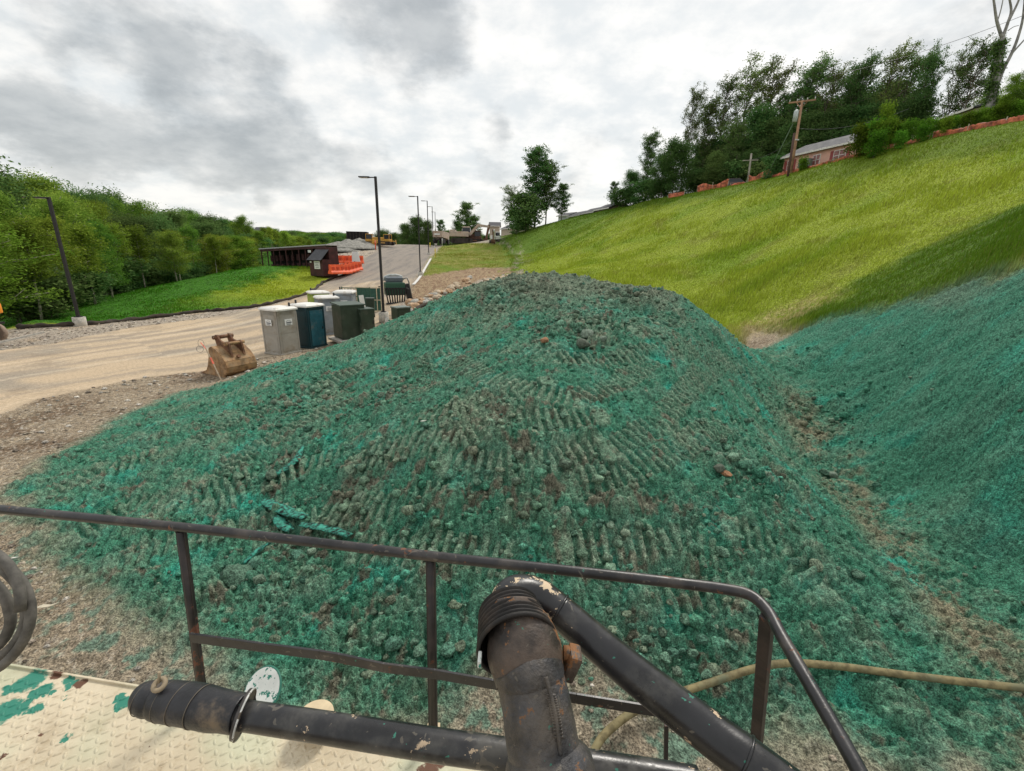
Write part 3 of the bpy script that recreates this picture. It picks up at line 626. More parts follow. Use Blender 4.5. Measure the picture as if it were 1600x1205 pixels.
def build_monitor():
    base = Vector(PD(862, 1290, .68)); root = empty('spray_gun', (base.x, base.y, 3.3), 0, 'rusty cast iron swivel elbow and long black pipe of the spray gun on the deck', 'spray gun'); I = Vector(root.location)
    D = lambda px, py, d, r=None: (tuple(Vector(PD(px, py, d))-I)+((r,) if r is not None else ()))
    m = MB(); b0 = Vector(D(862, 1290, .68)); m.tube([(b0.x, b0.y, 0.01), (b0.x, b0.y, .25), tuple(b0)], .07, 20)
    m.tube(torus_pts((b0.x, b0.y, .015), (0, 0, 1), .09), .014, 8, closed=True)
    curve_tube(m, [D(862, 1290, .68, .07), D(860, 1215, .695, .071), D(857, 1180, .705, .066), D(855, 1165, .71, .05)], None, 6, 24); m.build('base_body', CAST, root)
    m = MB(); C = [D(857, 1215, .69, .05), D(852, 1185, .70, .056), D(846, 1150, .712, .0575), D(838, 1100, .727, .0565), D(830, 1065, .742, .0565), D(828, 1055, .745, .0585), D(825, 1047, .75, .0585), D(824, 1043, .752, .055)]
    curve_tube(m, C, None, 6, 32)
    # casting seam along the back of the elbow, with raised ribs
    S = cr([D(876, 1180, .66), D(870, 1130, .668), D(862, 1090, .68), D(853, 1058, .69)], 10); m.tube([s for s in S], .0035, 6)
    for s in S[6:22]: m.box(tuple(s), (.014, .003, .004), None, .0008)
    m.build('lower_elbow', CAST, root)
    m = MB(); C = [D(832, 1075, .745, .055), D(826, 1048, .755, .060), D(820, 1020, .768, .0645), D(812, 990, .785, .060), D(803, 965, .805, .048), D(801, 945, .82, .046)]
    curve_tube(m, C, None, 6, 32); m.build('upper_elbow', RUST, root)
    m = MB(); m.box(D(892, 1036, .77), (.022, .035, .055), Quaternion((0, 1, 0), .3), .006); m.tube([D(880, 1020, .77), D(902, 1022, .77)], .012, 8); m.build('lug', RUST, root)
    # ribbed swivel collar
    a = Vector(D(808, 1008, .765)); b = Vector(D(795, 955, .835)); ax = (b-a).normalized()
    m = MB(); n = 7
    ps, rr = [], []
    for i in range(n*6+1):
        f = i/(n*6); ps.append(a.lerp(b, f)); rr.append((.0675-.013*f)+.003*math.cos(f*n*2*math.pi))
    m.tube(ps, rr, 40, caps=False); m.tube([a+ax*.004, a+ax*.03, b], [.06, .054, .046], 32, caps=False)
    m.tube([b-ax*.001, b+ax*.004], [.053, .034], 32); m.tube(torus_pts(a, ax, .067, 40), .004, 8, closed=True)
    m.build('swivel_collar', RUBBER, root)
    m = MB(); s = a+Vector((-.062, -.03, .0)); m.box(s, (.006, .022, .014), None, .002); m.build('grease_fitting', WHITEP, root)
    # bend and boom
    m = MB(); C = [D(798, 970, .82, .034), D(794, 948, .845, .035), D(799, 934, .86, .0365), D(816, 928, .87, .0365), D(838, 932, .872, .035), D(856, 942, .868, .033), D(873, 954, .86, .0315)]
    curve_tube(m, C, None, 8, 32); m.build('pipe_bend', pmat('chipped_black_paint', (.014, .014, .016), .35, 0, .3, 9, .001, (.6, .47, .32), .5, 22, .5), root)
    m = MB(); C = [D(871, 952, .862, .0315), D(935, 1007, .83, .032), D(1000, 1060, .80, .033), D(1100, 1138, .75, .0345), D(1170, 1190, .71, .035), D(1290, 1282, .65, .035), D(1420, 1385, .58, .035)]
    curve_tube(m, C, None, 8, 32)
    m.build('boom_pipe', BLK2, root)
    for px, py, d, r in ((873, 954, .861, .032), (1163, 1185, .713, .0353)):
        c = Vector(D(px, py, d)); c2 = Vector(D(px+12, py+9.5, d-.006)); m = MB(); m.tube(torus_pts(c, c2-c, r, 32), .0025, 8, closed=True); m.build('weld_bead', BLK2, root)
build_monitor()

def build_lance():
    base = Vector(PD(590, 1150, .85)); root = empty('control_lance', base, 0, 'long black pipe with tape wrapped grip lying level above the cream deck', 'pipe'); I = base
    D = lambda px, py, d, r=None: (tuple(Vector(PD(px, py, d))-I)+((r,) if r is not None else ()))
    m = MB(); curve_tube(m, [D(375, 1117, .9, .0265), D(470, 1131, .88, .027), D(560, 1145, .87, .0275), D(680, 1164, .86, .028), D(800, 1181, .85, .028), D(930, 1200, .84, .028), D(1010, 1212, .84, .028), D(1090, 1225, .83, .028)], None, 6, 24); m.build('pipe', BLK2, root)
    m = MB(); C = [D(212, 1087, .955, .010), D(216, 1088, .954, .020), D(222, 1089, .952, .029), D(236, 1092, .948, .035), D(246, 1094, .946, .033), D(254, 1095, .944, .0375), D(300, 1101, .93, .0395), D(335, 1109, .92, .0385), D(355, 1112, .912, .036), D(380, 1116, .905, .036)]
    curve_tube(m, C, None, 5, 32); m.build('taped_grip', TAPE, root)
    m = MB()
    for px, py, d, r in ((228, 1091, .95, .0325), (262, 1096, .942, .038), (285, 1099, .934, .0392), (313, 1104, .925, .0395)):
        c = Vector(D(px, py, d)); m.tube(torus_pts(c, Vector(D(px+30, py+5+(px % 7), d-.01))-c, r+.0003, 32), .0009, 6, closed=True)
    m.build('wire_tie', pmat('dull_wire', (.13, .11, .085), .5, .3), root)
    m = MB(); c = Vector(D(249, 1070, .925)); m.tube(torus_pts(c, (0, -.5, 1), .0105, 16), .005, 8, closed=True); m.tube([c+Vector((0, 0, .006)), c+Vector((.003, .004, .03))], .003, 6); m.build('rope_knot', pmat('tan_rope', (.34, .27, .18), .9), root)
    m = MB(); c = Vector(D(380, 1116, .9)); ax = Vector(D(470, 1131, .88))-c; ax.normalize(); ax = (ax+Vector((0, .22, -.28))).normalized()
    m.tube([c-ax*.004, c+ax*.004], .044, 40); m.build('flange', pmat('worn_flange', (.07, .062, .058), .45, .3, .3, 20, .001, (.6, .58, .54), .40, 14), root); m = MB(); m.tube(torus_pts(c+ax*.003, ax, .0437, 40), .002, 6, closed=True); m.build('flange_rim', pmat('bright_rim', (.6, .6, .57), .4, 0, .3, 20, 0, (.1, .08, .06), .7, 20), root)
build_lance()
def small_things():
    c = Vector(PD(410, 1080, 1.22)); m = MB(); ax = (Vector((0, 0, CAMZ))-c).normalized(); ax = (ax+Vector((-.75, -.1, .1))).normalized()
    root = empty('spattered_disc', c, 0, 'small round white disc with green rim standing behind the pipe flange', 'disc')
    m.tube([-ax*.004, ax*.004], .056, 40); m.build('face', WHITEP, root)
    m = MB(); m.tube(torus_pts((0, 0, 0), ax, .057, 40), .0035, 8, closed=True); m.build('rim', GREENRIM, root)
    m = MB(); m.tube([(0, 0, -.05), (0, .03, -.12)], .006, 8); m.build('stem', BLK, root)
    c = Vector(PZ(492, 1124, 3.36)); m = MB(); m.tube([Vector((0, 0, -.012)), Vector((0, 0, .012))], .062, 40); m.box((0, .0, -.04), (.03, .03, .06))
    o = m.build('round_cap', CREAMP, None, c); tag(o, 'cream round cap on the deck edge half hidden by the black pipe', 'cap')
    # coil of hose hanging at the left
    m = MB(); pts = []; cx = Vector(PD(-62, 955, 1.22)); N = int(4*36)
    rt = Vector(_R); up = Vector(_U); fw = Vector(_F)
    for i in range(N):
        a = 2*math.pi*i/36; k = int(i/36); kk = i/36; rr = float(np.interp(kk, [0, 1, 2, 2.6, 3.0, 4], [.190, .184, .176, .170, .126, .122]))*(1+.02*math.sin(a*2+kk)); pts.append(rt*(math.cos(a)*rr+.008*math.sin(kk*2.1))+up*(math.sin(a)*rr*(.93+.05*math.sin(kk*1.9))+.012*math.cos(kk*2.6))+fw*(.012*(kk-2)+.012*math.sin(a+1.2*kk)))
    m.tube(pts, .0125, 12); o = m.build('hose_coil', HOSEM, None, cx); tag(o, 'coil of dirty grey hose hanging at the left end of the guard rail', 'hose')
    pts = []
    for px, py in [(905, 1235), (925, 1192), (940, 1166), (968, 1140), (1000, 1120), (1055, 1098), (1110, 1080), (1170, 1060), (1225, 1050), (1300, 1054), (1400, 1067), (1500, 1079), (1600, 1090), (1760, 1106)]:
        g = G(px, py); pts.append((g[0], g[1], g[2]+.13))
    m = MB(); C = cr(pts, 6); o0 = Vector(pts[5]); m.tube([Vector(c)-o0 for c in C], .042, 12); o = m.build('delivery_hose', HOSET, None, o0); tag(o, 'muddy tan hose curving over the ground beside the sprayed heap', 'hose')
small_things()
# ------------------------------------------------------------ yard objects
def away(x, y):
    """bearing of a spot from the viewpoint side of the yard (radians, z-rotation whose +Y points away)"""
    return -math.atan2(x, y)
GREYP = pmat('grey_plastic', (.33, .31, .275), .55, 0, .06, 3, dirt=(.24, .2, .15), dirt_amt=.45, dirt_scale=1.6); GREYB = pmat('bluegrey_plastic', (.27, .30, .33), .55, 0, .06, 3, dirt=(.2, .18, .15), dirt_amt=.4, dirt_scale=1.6)
TEALP = pmat('teal_plastic', (.012, .085, .115), .5, 0, .12, 3, dirt=(.10, .11, .10), dirt_amt=.35, dirt_scale=1.6); TEALD = pmat('dark_teal_plastic', (.006, .035, .045), .5, 0, .1, 3)
LIMEP = pmat('lime_plastic', (.28, .36, .07), .55); ROOFW = pmat('white_translucent_plastic', (.72, .70, .66), .55, 0, .05, 2, dirt=(.5, .44, .36), dirt_amt=.1)
DGREEN = pmat('dark_green_enamel', (.026, .042, .026), .5, 0, .12, 2, dirt=(.07, .075, .055), dirt_amt=.4, dirt_scale=1.5); DGREENL = pmat('lighter_green_enamel', (.05, .075, .055), .5, 0, .15, 2)  # second green is lighter, for the cabinet lids and hinges
CONC = pmat('concrete', (.44, .41, .36), .9, 0, .18, 6, .004, dirt=(.28, .23, .17), dirt_amt=.35); WHITEL = pmat('white_label', (.75, .75, .73), .6, 0, .03); INKL = pmat('grey_ink', (.10, .11, .13), .7); 
BLKP = pmat('black_powdercoat', (.014, .013, .014), .5, 0, .15, 5); DARKP = pmat('dark_plastic', (.02, .02, .02), .6)
def toilet(px, py, rz, body, front, label, signs=(), z=None, p=None):
    g = Vector(G(px, py)) if p is None else Vector(p)
    w, h = .56, 2.08
    root = empty('portable_toilet', (g.x, g.y, g.z-.03), rz, label, 'portable toilet', 'portable toilets beside the road')
    m = MB(); m.box((0, 0, .07), (1.22, 1.22, .09), None, .02); m.box((-.4, 0, .03), (.12, 1.26, .08)); m.box((.4, 0, .03), (.12, 1.26, .08)); m.build('skid', body, root)
    # three side walls, slightly tapered, with pressed panels
    for nm, a in (('side_wall', 0), ('side_wall', 1), ('rear_wall', 2)):
        m = MB(); R = Matrix.Rotation(math.pi/2*(a+1), 3, 'Z')
        m.box(R @ Vector((0, -w+.015, .11+h/2)), (2*w, .03, h), R, .004)
        for (zz, hh) in ((.55, .8), (1.48, .9)): m.box(R @ Vector((0, -w-.004, zz+.06)), (1.5*w, .012, hh), R, .008)
        for q in range(4): m.box(R @ Vector((0, -w-.012, 2.0+.045*q)), (.7, .025, .018), R)
        for xx in (-w+.04, w-.04): m.box(R @ Vector((xx, -w-.006, 1.1)), (.06, .03, 1.95), R, .006)
        for xx in (-.36, 0, .36): m.box(R @ Vector((xx, -w-.012, .2)), (.05, .02, .05), R, .004)
        m.build(nm, body, root)
    m = MB(); m.box((0, -w+.015, .11+h/2), (2*w-.02, .03, h), None, .004)
    for xx in (-w+.05, w-.05): m.box((xx, -w-.012, .11+h/2), (.1, .05, h), None, .008)
    m.box((0, -w-.012, h+.06), (2*w, .05, .12), None, .008); m.build('front_frame', front[1], root)
    m = MB(); m.box((0, -w-.03, 1.08), (.86, .035, 1.86), None, .01); m.box((0, -w-.052, 1.5), (.7, .012, .03)); m.box((0, -w-.05, .75), (.03, .012, 1.2)); m.box((0, -w-.052, 1.78), (.72, .014, .16), None, .004)
    d = m.build('door', front[0], root); m = MB(); m.box((.34, -w-.06, 1.05), (.05, .03, .14), None, .006); m.build('latch', DARKP, d)
    # roof: low vaulted shell with a bevelled rim
    m = MB(); z = .11+h; k = []
    for zz, s in ((0, .62), (.07, .62), (.14, .52), (.17, .30)): k.append([m.bm.verts.new((x*s, y*s, z+zz)) for x, y in ((-1, -1), (0, -1.04), (1, -1), (1.04, 0), (1, 1), (0, 1.04), (-1, 1), (-1.04, 0))])
    for A, B in zip(k[:-1], k[1:]):
        for i in range(8): m.bm.faces.new((A[i], A[(i+1) % 8], B[(i+1) % 8], B[i]))
    m.bm.faces.new(k[-1]); m.bm.faces.new(k[0][::-1]); m.build('roof', ROOFW, root)
    m = MB(); m.tube([(-.36, .36, z+.05), (-.36, .36, z+.34)], .05, 10); m.build('vent_pipe', BLKP, root)
    for a, xx in signs:
        R = Matrix.Rotation(math.pi/2*a, 3, 'Z'); m = MB(); m.box(R @ Vector((xx, -w-.06, 1.62)), (.42, .012, .3), R, .004); s = m.build('sign', WHITEL, root)
        m = MB(); m.box(R @ Vector((xx+.02, -w-.068, 1.60)), (.30, .008, .055), R); m.box(R @ Vector((xx-.02, -w-.068, 1.53)), (.26, .008, .02), R); m.box(R @ Vector((xx+.02, -w-.068, 1.50)), (.22, .008, .012), R)
        # curved swoosh above the lettering
        q = [R @ Vector((xx-.13+.26*i/8, -w-.068, 1.66+.05*math.sin(math.pi*i/8))) for i in range(9)]; m.tube(q, .008, 6); m.build('lettering', INKL, s)
    return root
def yard():
    g = G(443, 553); a = away(g[0], g[1])
    toilet(443, 551, a+R_(38)+math.pi, GREYP, (GREYP, GREYP), 'pale grey portable toilet with two white stickers, nearest to the road edge', ((1, 0), (2, 0)))
    toilet(486, 541, a+R_(40), TEALD, (TEALP, TEALD), 'dark teal portable toilet with white roof, beside the nearest grey one')
    toilet(515, 521, a+R_(8)+math.pi, GREYB, (GREYB, GREYB), 'blue grey portable toilet with one white sticker, behind the dark green cabinet', ((2, 0),))
    toilet(0, 0, a+R_(-20), GREYB, (GREYB, GREYB), 'grey portable toilet with broad white roof, behind the green cabinet at its rear', ((0, .05),), p=PY(543, 510, 29))
    toilet(0, 0, a+R_(10), LIMEP, (LIMEP, LIMEP), 'lime green portable toilet mostly hidden behind the blue grey one', p=PY(502, 508, 30.5))
    # electrical cabinet pair on a concrete pad
    g = Vector(PY(546, 529, 24.8)); root = empty('electrical_cabinet', (g.x, g.y, g.z), away(g.x, g.y)+R_(22), 'dark green metal electrical cabinet in two blocks on a concrete pad', 'electrical cabinet')
    m = MB(); m.box((.1, .1, .93), (1.35, 1.25, 1.8), None, .02); m.box((-.57, -.53, .9), (.02, .02, 1.7)); m.build('tall_housing', DGREEN, root)
    m = MB(); m.poly([(-.62, -.58, 1.83), (.82, -.58, 1.83), (.82, .78, 1.9), (-.62, .78, 1.9)], (0, 0, .06)); m.build('tall_lid', DGREENL, root)
    m = MB(); m.box((.78, -.42, .82), (.8, .86, 1.56), None, .04); m.build('low_housing', DGREEN, root)
    m = MB(); m.box((.78, -.42, 1.63), (.86, .92, .06), None, .02); m.build('low_lid', DGREENL, root)
    for zz in (.3, .85, 1.4): m = MB(); m.box((.34, -.86, zz), (.03, .03, .12), None, .005); m.build('hinge', DGREENL, root)
    m = MB(); m.box((1.08, -.865, .9), (.05, .04, .2), None, .008); m.build('door_handle', DARKP, root)
    m = MB(); m.box((.2, 0, .0), (2.1, 1.9, .14), None, .02); o = m.build('concrete_pad', CONC, None, (g.x, g.y, g.z-.03)); o.rotation_euler.z = root.rotation_euler.z; tag(o, 'grey concrete pad under the dark green electrical cabinet', 'pad')
    root.location.z += .04
    # small green transformer box near the lamp post
    g = Vector(PY(627, 499, 29.5)); root = empty('transformer_box', (g.x, g.y, g.z), away(g.x, g.y)+R_(28), 'small dark green transformer box between lamp post and boulders', 'transformer box')
    m = MB(); m.box((0, 0, .38), (1.0, .8, .76), None, .03); m.box((0, -.42, .35), (.8, .03, .5), None, .01); m.build('housing', DGREEN, root)
    m = MB(); m.box((0, 0, .80), (1.08, .9, .09), None, .03); m.build('lid', pmat('grey_green_enamel', (.13, .16, .14), .45), root)
    # pair of white marker stubs at the pole foot
    g = Vector(PY(605, 503, 28.5)); m = MB(); m.box((-.07, 0, .14), (.08, .05, .34), Quaternion((0, 1, 0), .12), .01); m.box((.06, 0, .12), (.08, .05, .32), Quaternion((0, 1, 0), .05), .01); m.box((0, 0, .27), (.2, .05, .05), Quaternion((0, 1, 0), .1))
    o = m.build('marker_stub', WHITEL, None, g); tag(o, 'short white forked marker at the foot of the nearest middle lamp post', 'marker')
yard()
def lamp_posts():
    def post(x, y, z, h, arm, label, base=.5, tw=.13):
        root = empty('street_lamp', (x, y, z), 0, label, 'street lamp', 'street lamps along the new road')
        m = MB(); m.tube([(0, 0, -.4), (0, 0, base)], .34, 20); m.build('concrete_base', CONC, root)
        m = MB(); m.bar((0, 0, base), (0, 0, h), tw, tw, up=(0, 1, 0), bev=.01); m.box((0, 0, base+.03), (.32, .32, .06), None, .01); m.build('pole', BLKP, root)
        m = MB(); m.box((-.25*arm, 0, h-.06), (.4, .06, .06)); m.box((-.72*arm, 0, h-.05), (.72, .34, .075), None, .03); m.build('lamp_head', BLKP, root)
        m = MB(); m.box((-.74*arm, 0, h-.096), (.5, .26, .02)); m.build('lens', pmat('lamp_lens', (.5, .5, .46), .3), root)
        return root
    def at(px, py, y): return PY(px, py, y)
    p = at(600, 500, 31.5); post(p[0], p[1], p[2], 9.3, 1, 'tall black lamp post standing beside the green frames, nearest of the middle row', .55, .15)
    p = at(657, 431, 57); post(p[0], p[1], p[2], 9.2, 1, 'black lamp post at the corner of the tilled soil and road, second of the row', .5)
    p = at(670, 399, 84); post(p[0], p[1], p[2], 9.2, 1, 'black lamp post at the edge of the lawn, third of the row up the hill', .5)
    p = at(677, 388, 110); post(p[0], p[1], p[2], 9.2, 1, 'black lamp post near the hill crest, fourth of the row', .5)
    p = at(681, 383, 138); post(p[0], p[1], p[2], 9.2, 1, 'farthest black lamp post beyond the hill crest', .5)
    g = G(126, 509); r = post(g[0], g[1], g[2], 7.7, .5, 'black lamp post on white base left of the road against the wood', .55, .15); r.rotation_euler.z = R_(10)
lamp_posts()
def bucket():
    g = Vector(G(316, 583)); w = Vector((.45, .89, 0)).normalized(); u = Vector((.89, -.45, 0)); a = math.atan2(u.y, u.x)
    root = empty('excavator_bucket', (g.x, g.y, g.z-.02), a, 'brown rusty excavator bucket resting on the road edge by the heap', 'excavator bucket')
    BR = pmat('rusty_bucket', (.30, .175, .085), .75, 0, .3, 4, .004, (.16, .07, .04), .35, 9, .3, (.36, .26, .16), .5, 3); DR = pmat('dark_rust', (.14, .065, .035), .8, 0, .35, 5, .004, dirt=(.28, .16, .09), dirt_amt=.4)
    prof = [(0, .05), (.35, .2), (.52, .45), (.66, .8), (.74, 1.12), (.92, 1.2), (1.15, 1.1), (1.45, .92), (1.68, .68), (1.76, .46), (1.7, .24), (1.5, .08), (1.2, .0)]
    W = 1.25
    for y in (0, W):
        m = MB(); m.poly([(x, y, z) for x, z in prof], (0, .05 if y == 0 else -.05, 0)); m.build('side_plate', BR, root)
    m = MB(); q = prof[4:]+[(.6, .0), (0, .02)]
    for (x0, z0), (x1, z1) in zip(q[:-1], q[1:]):
        n = Vector((z1-z0, 0, -(x1-x0))).normalized()*.03; m.poly([(x0, .012, z0), (x1, .012, z1), (x1-n.x, .012, z1-n.z), (x0-n.x, .012, z0-n.z)], (0, W-.024, 0))
    m.build('shell', BR, root)
    m = MB(); m.box((.02, W/2, .03), (.34, W+.04, .05), None, .01); m.build('cutting_edge', DR, root)
    m = MB(); m.box((1.72, W/2, .36), (.08, W+.02, .1), Quaternion((0, 1, 0), .2), .01); m.box((1.48, W/2, .045), (.3, W, .06), None, .01); m.build('wear_strip', BR, root)
    for y in (.36, .86):
        m = MB(); m.poly([(.72, y, 1.12), (.62, y, 1.5), (.68, y, 1.62), (.8, y, 1.62), (.95, y, 1.42), (1.2, y, 1.36), (1.42, y, 1.42), (1.52, y, 1.34), (1.62, y, .82), (1.4, y, .92), (1.1, y, 1.1)], (0, .07, 0)); m.build('ear', DR, root)
    m = MB(); m.tube([(.72, .25, 1.52), (.72, 1.05, 1.52)], .075, 14); m.build('pin', DR, root)
    m = MB(); m.tube([(1.42, .25, 1.33), (1.42, 1.05, 1.33)], .065, 14); m.build('pin', BR, root)
    m = MB(); m.tube([(1.62, .61, .80), (1.69, .61, .84)], .07, 12); m.build('boss', DR, root)
bucket()
def stake():
    b = Vector(G(346, 594)); t = Vector(PY(322, 545, b.y+.1)); root = empty('survey_stake', b, 0, 'leaning wooden survey stake with pink flagging in front of the bucket', 'survey stake')
    d = t-b; m = MB(); m.bar((0, 0, -.05), d, .045, .025); m.build('lath', pmat('weathered_lath', (.42, .33, .24), .8), root)
    m = MB(); m.bar(d*.52, d*.72, .055, .035); m.build('flagging', pmat('pink_flagging', (.75, .16, .10), .6), root); m = MB(); m.bar(d*.97, d*.97+Vector((-.18, 0, .28)), .045, .008); m.build('flagging', pmat('pink_flagging', (.75, .16, .10), .6), root)
    m = MB(); c = d+Vector((-.24, 0, -.02)); m.tube(torus_pts(c, (.2, -1, .1), .12, 20), .008, 6, closed=True); c = d+Vector((-.16, 0, .2)); pts = torus_pts(c, (.3, -1, 0), .1, 20); m.tube([Vector((p.x, p.y, c.z+(p.z-c.z)*1.5)) for p in pts], .007, 6, closed=True); m.tube([c, d], .006, 6); m.build('wire_loop', pmat('grey_wire', (.2, .18, .16), .5), root)
stake()
def frames():
    GF = pmat('green_powdercoat', (.02, .075, .045), .5, 0, .1); GM = pmat('green_mesh_panel', (.035, .10, .075), .7); BE = pmat('beige_timber', (.55, .47, .33), .75)
    def frame(px, py, y, rz, w, h, mat, label, mode, lean=0):
        g = PY(px, py, y); root = empty('metal_gate_frame' if mat is GF else 'timber_frame', g, rz, label, 'frame', 'green frames by the lamp post' if mat is GF else None)
        m = MB(); m.box((0, 0, h), (w, .06, .06)); m.build('rail', mat, root); m = MB(); m.box((0, 0, .12), (w, .05, .05)); m.build('rail', mat, root)
        for x in (-w/2, w/2): q = MB(); q.box((x, 0, h/2+.03), (.07, .07, h+.1)); q.build('post', mat, root)
        if mode == 'bars':
            q = MB()
            for i in range(1, 9): q.box((-w/2+w*i/9, 0, h/2), (.035, .03, h-.1))
            q.box((0, 0, h*.87), (w, .035, .035)); q.build('baluster', mat, root)
        if mode == 'mesh':
            q = MB(); q.box((0, .05, h*.52), (w*.96, .02, h*.9)); q.build('mesh_panel', GM, root)
            q = MB(); q.box((w*.33, -.01, h/2), (.06, .06, h)); q.box((w*.2, 0, h*.5), (w*.55, .05, .06)); q.build('brace', mat, root)
        return root
    frame(545, 505, 34, R_(8), 2.1, 2.0, GF, 'green barred gate frame leaning nearest to the white toilet roofs', 'bars')
    frame(550, 500, 37, R_(6), 2.3, 2.0, GF, 'green barred gate frame in the middle of the stack behind the toilets', 'bars')
    frame(559, 496, 35, R_(-4), 2.2, 2.25, GF, 'taller green barred gate frame with dark top rail beside the timber frame', 'bars')
    frame(578, 488, 36, R_(5), 1.9, 1.95, BE, 'pale timber frame with green mesh panel just left of the lamp post', 'mesh')
    # dark bin and white sheet leaning on the frames
    g = PY(580, 497, 31.5); root = empty('dark_green_cart', g, R_(15), 'narrow dark green wheeled cart standing in front of the timber frame', 'cart')
    m = MB(); m.box((0, 0, .75), (.5, .55, 1.2), None, .04, taper=1.15); m.build('bin_body', DGREEN, root); m = MB(); m.box((0, 0, 1.38), (.6, .65, .06), None, .02); m.build('lid', DGREEN, root)
    for x in (-.24, .24): q = MB(); q.tube([(x-.03, .22, .14), (x+.03, .22, .14)], .13, 14); q.build('wheel', DARKP, root)
    g = PY(568, 493, 32.5); m = MB(); m.box((0, 0, .75), (.35, .03, 1.4), Quaternion((0, 1, 0), -.12), .005); o = m.build('white_sheet', WHITEL, None, g); tag(o, 'narrow white board leaning between green frames and dark cart', 'board')
    # utility cart with rounded pale roof
    g = Vector(PY(618, 478, 40)); root = empty('equipment_stack', (g.x, g.y, g.z), away(g.x, g.y)+R_(12), 'stack of black and green equipment with pale rounded top, right of the lamp post', 'equipment')
    m = MB(); m.box((0, 0, 1.5), (1.7, 1.0, 1.1), None, .12); m.build('green_body', GF, root)
    m = MB(); m.tube([(-.85, .5, 2.15), (-.7, .5, 2.5), (-.3, .5, 2.64), (.3, .5, 2.66), (.75, .5, 2.55), (.9, .5, 2.2)], .09, 10); m.build('pale_hoop', pmat('pale_grey_tube', (.5, .52, .5), .4), root)
    m = MB(); m.box((0, .2, 2.3), (1.5, .7, .42), Quaternion((1, 0, 0), .15), .1); m.build('grey_cover', pmat('blue_grey_cover', (.11, .13, .15), .45), root)
    m = MB()
    for i in range(8): m.box((-.8+.22*i, -.55, .85), (.11, .12, 1.5), Quaternion((0, 1, 0), .04*(i-4)), .02)
    m.box((0, -.5, 1.55), (1.8, .1, .12)); m.box((0, -.5, .18), (1.75, .5, .3), None, .06); m.build('black_slats', BLKP, root)
    m = MB(); m.box((1.15, -.2, 1.0), (.42, .5, 1.9), Quaternion((0, 1, 0), -.2), .08); m.build('leaning_panel', BLKP, root)
    m = MB(); m.tube([(.75, -.3, 2.35), (1.05, -.3, 2.45), (1.2, -.3, 2.1), (1.3, -.3, 1.5), (1.5, -.3, .3)], .06, 8); m.box((1.05, -.35, 1.55), (.28, .2, .1), Quaternion((0, 1, 0), .5)); m.build('bent_arm', pmat('grey_steel', (.22, .22, .22), .4, .4), root)
    m = MB(); m.tube([(1.32, -.5, .2), (1.48, -.5, .2)], .16, 14); m.build('wheel', DARKP, root); m = MB(); m.box((-1.25, -.2, 1.62), (.35, .2, .25), None, .04); m.tube([(-1.2, -.2, 1.75), (-1.2, -.2, 2.0)], .04, 6); m.build('side_bracket', BLKP, root)
frames()
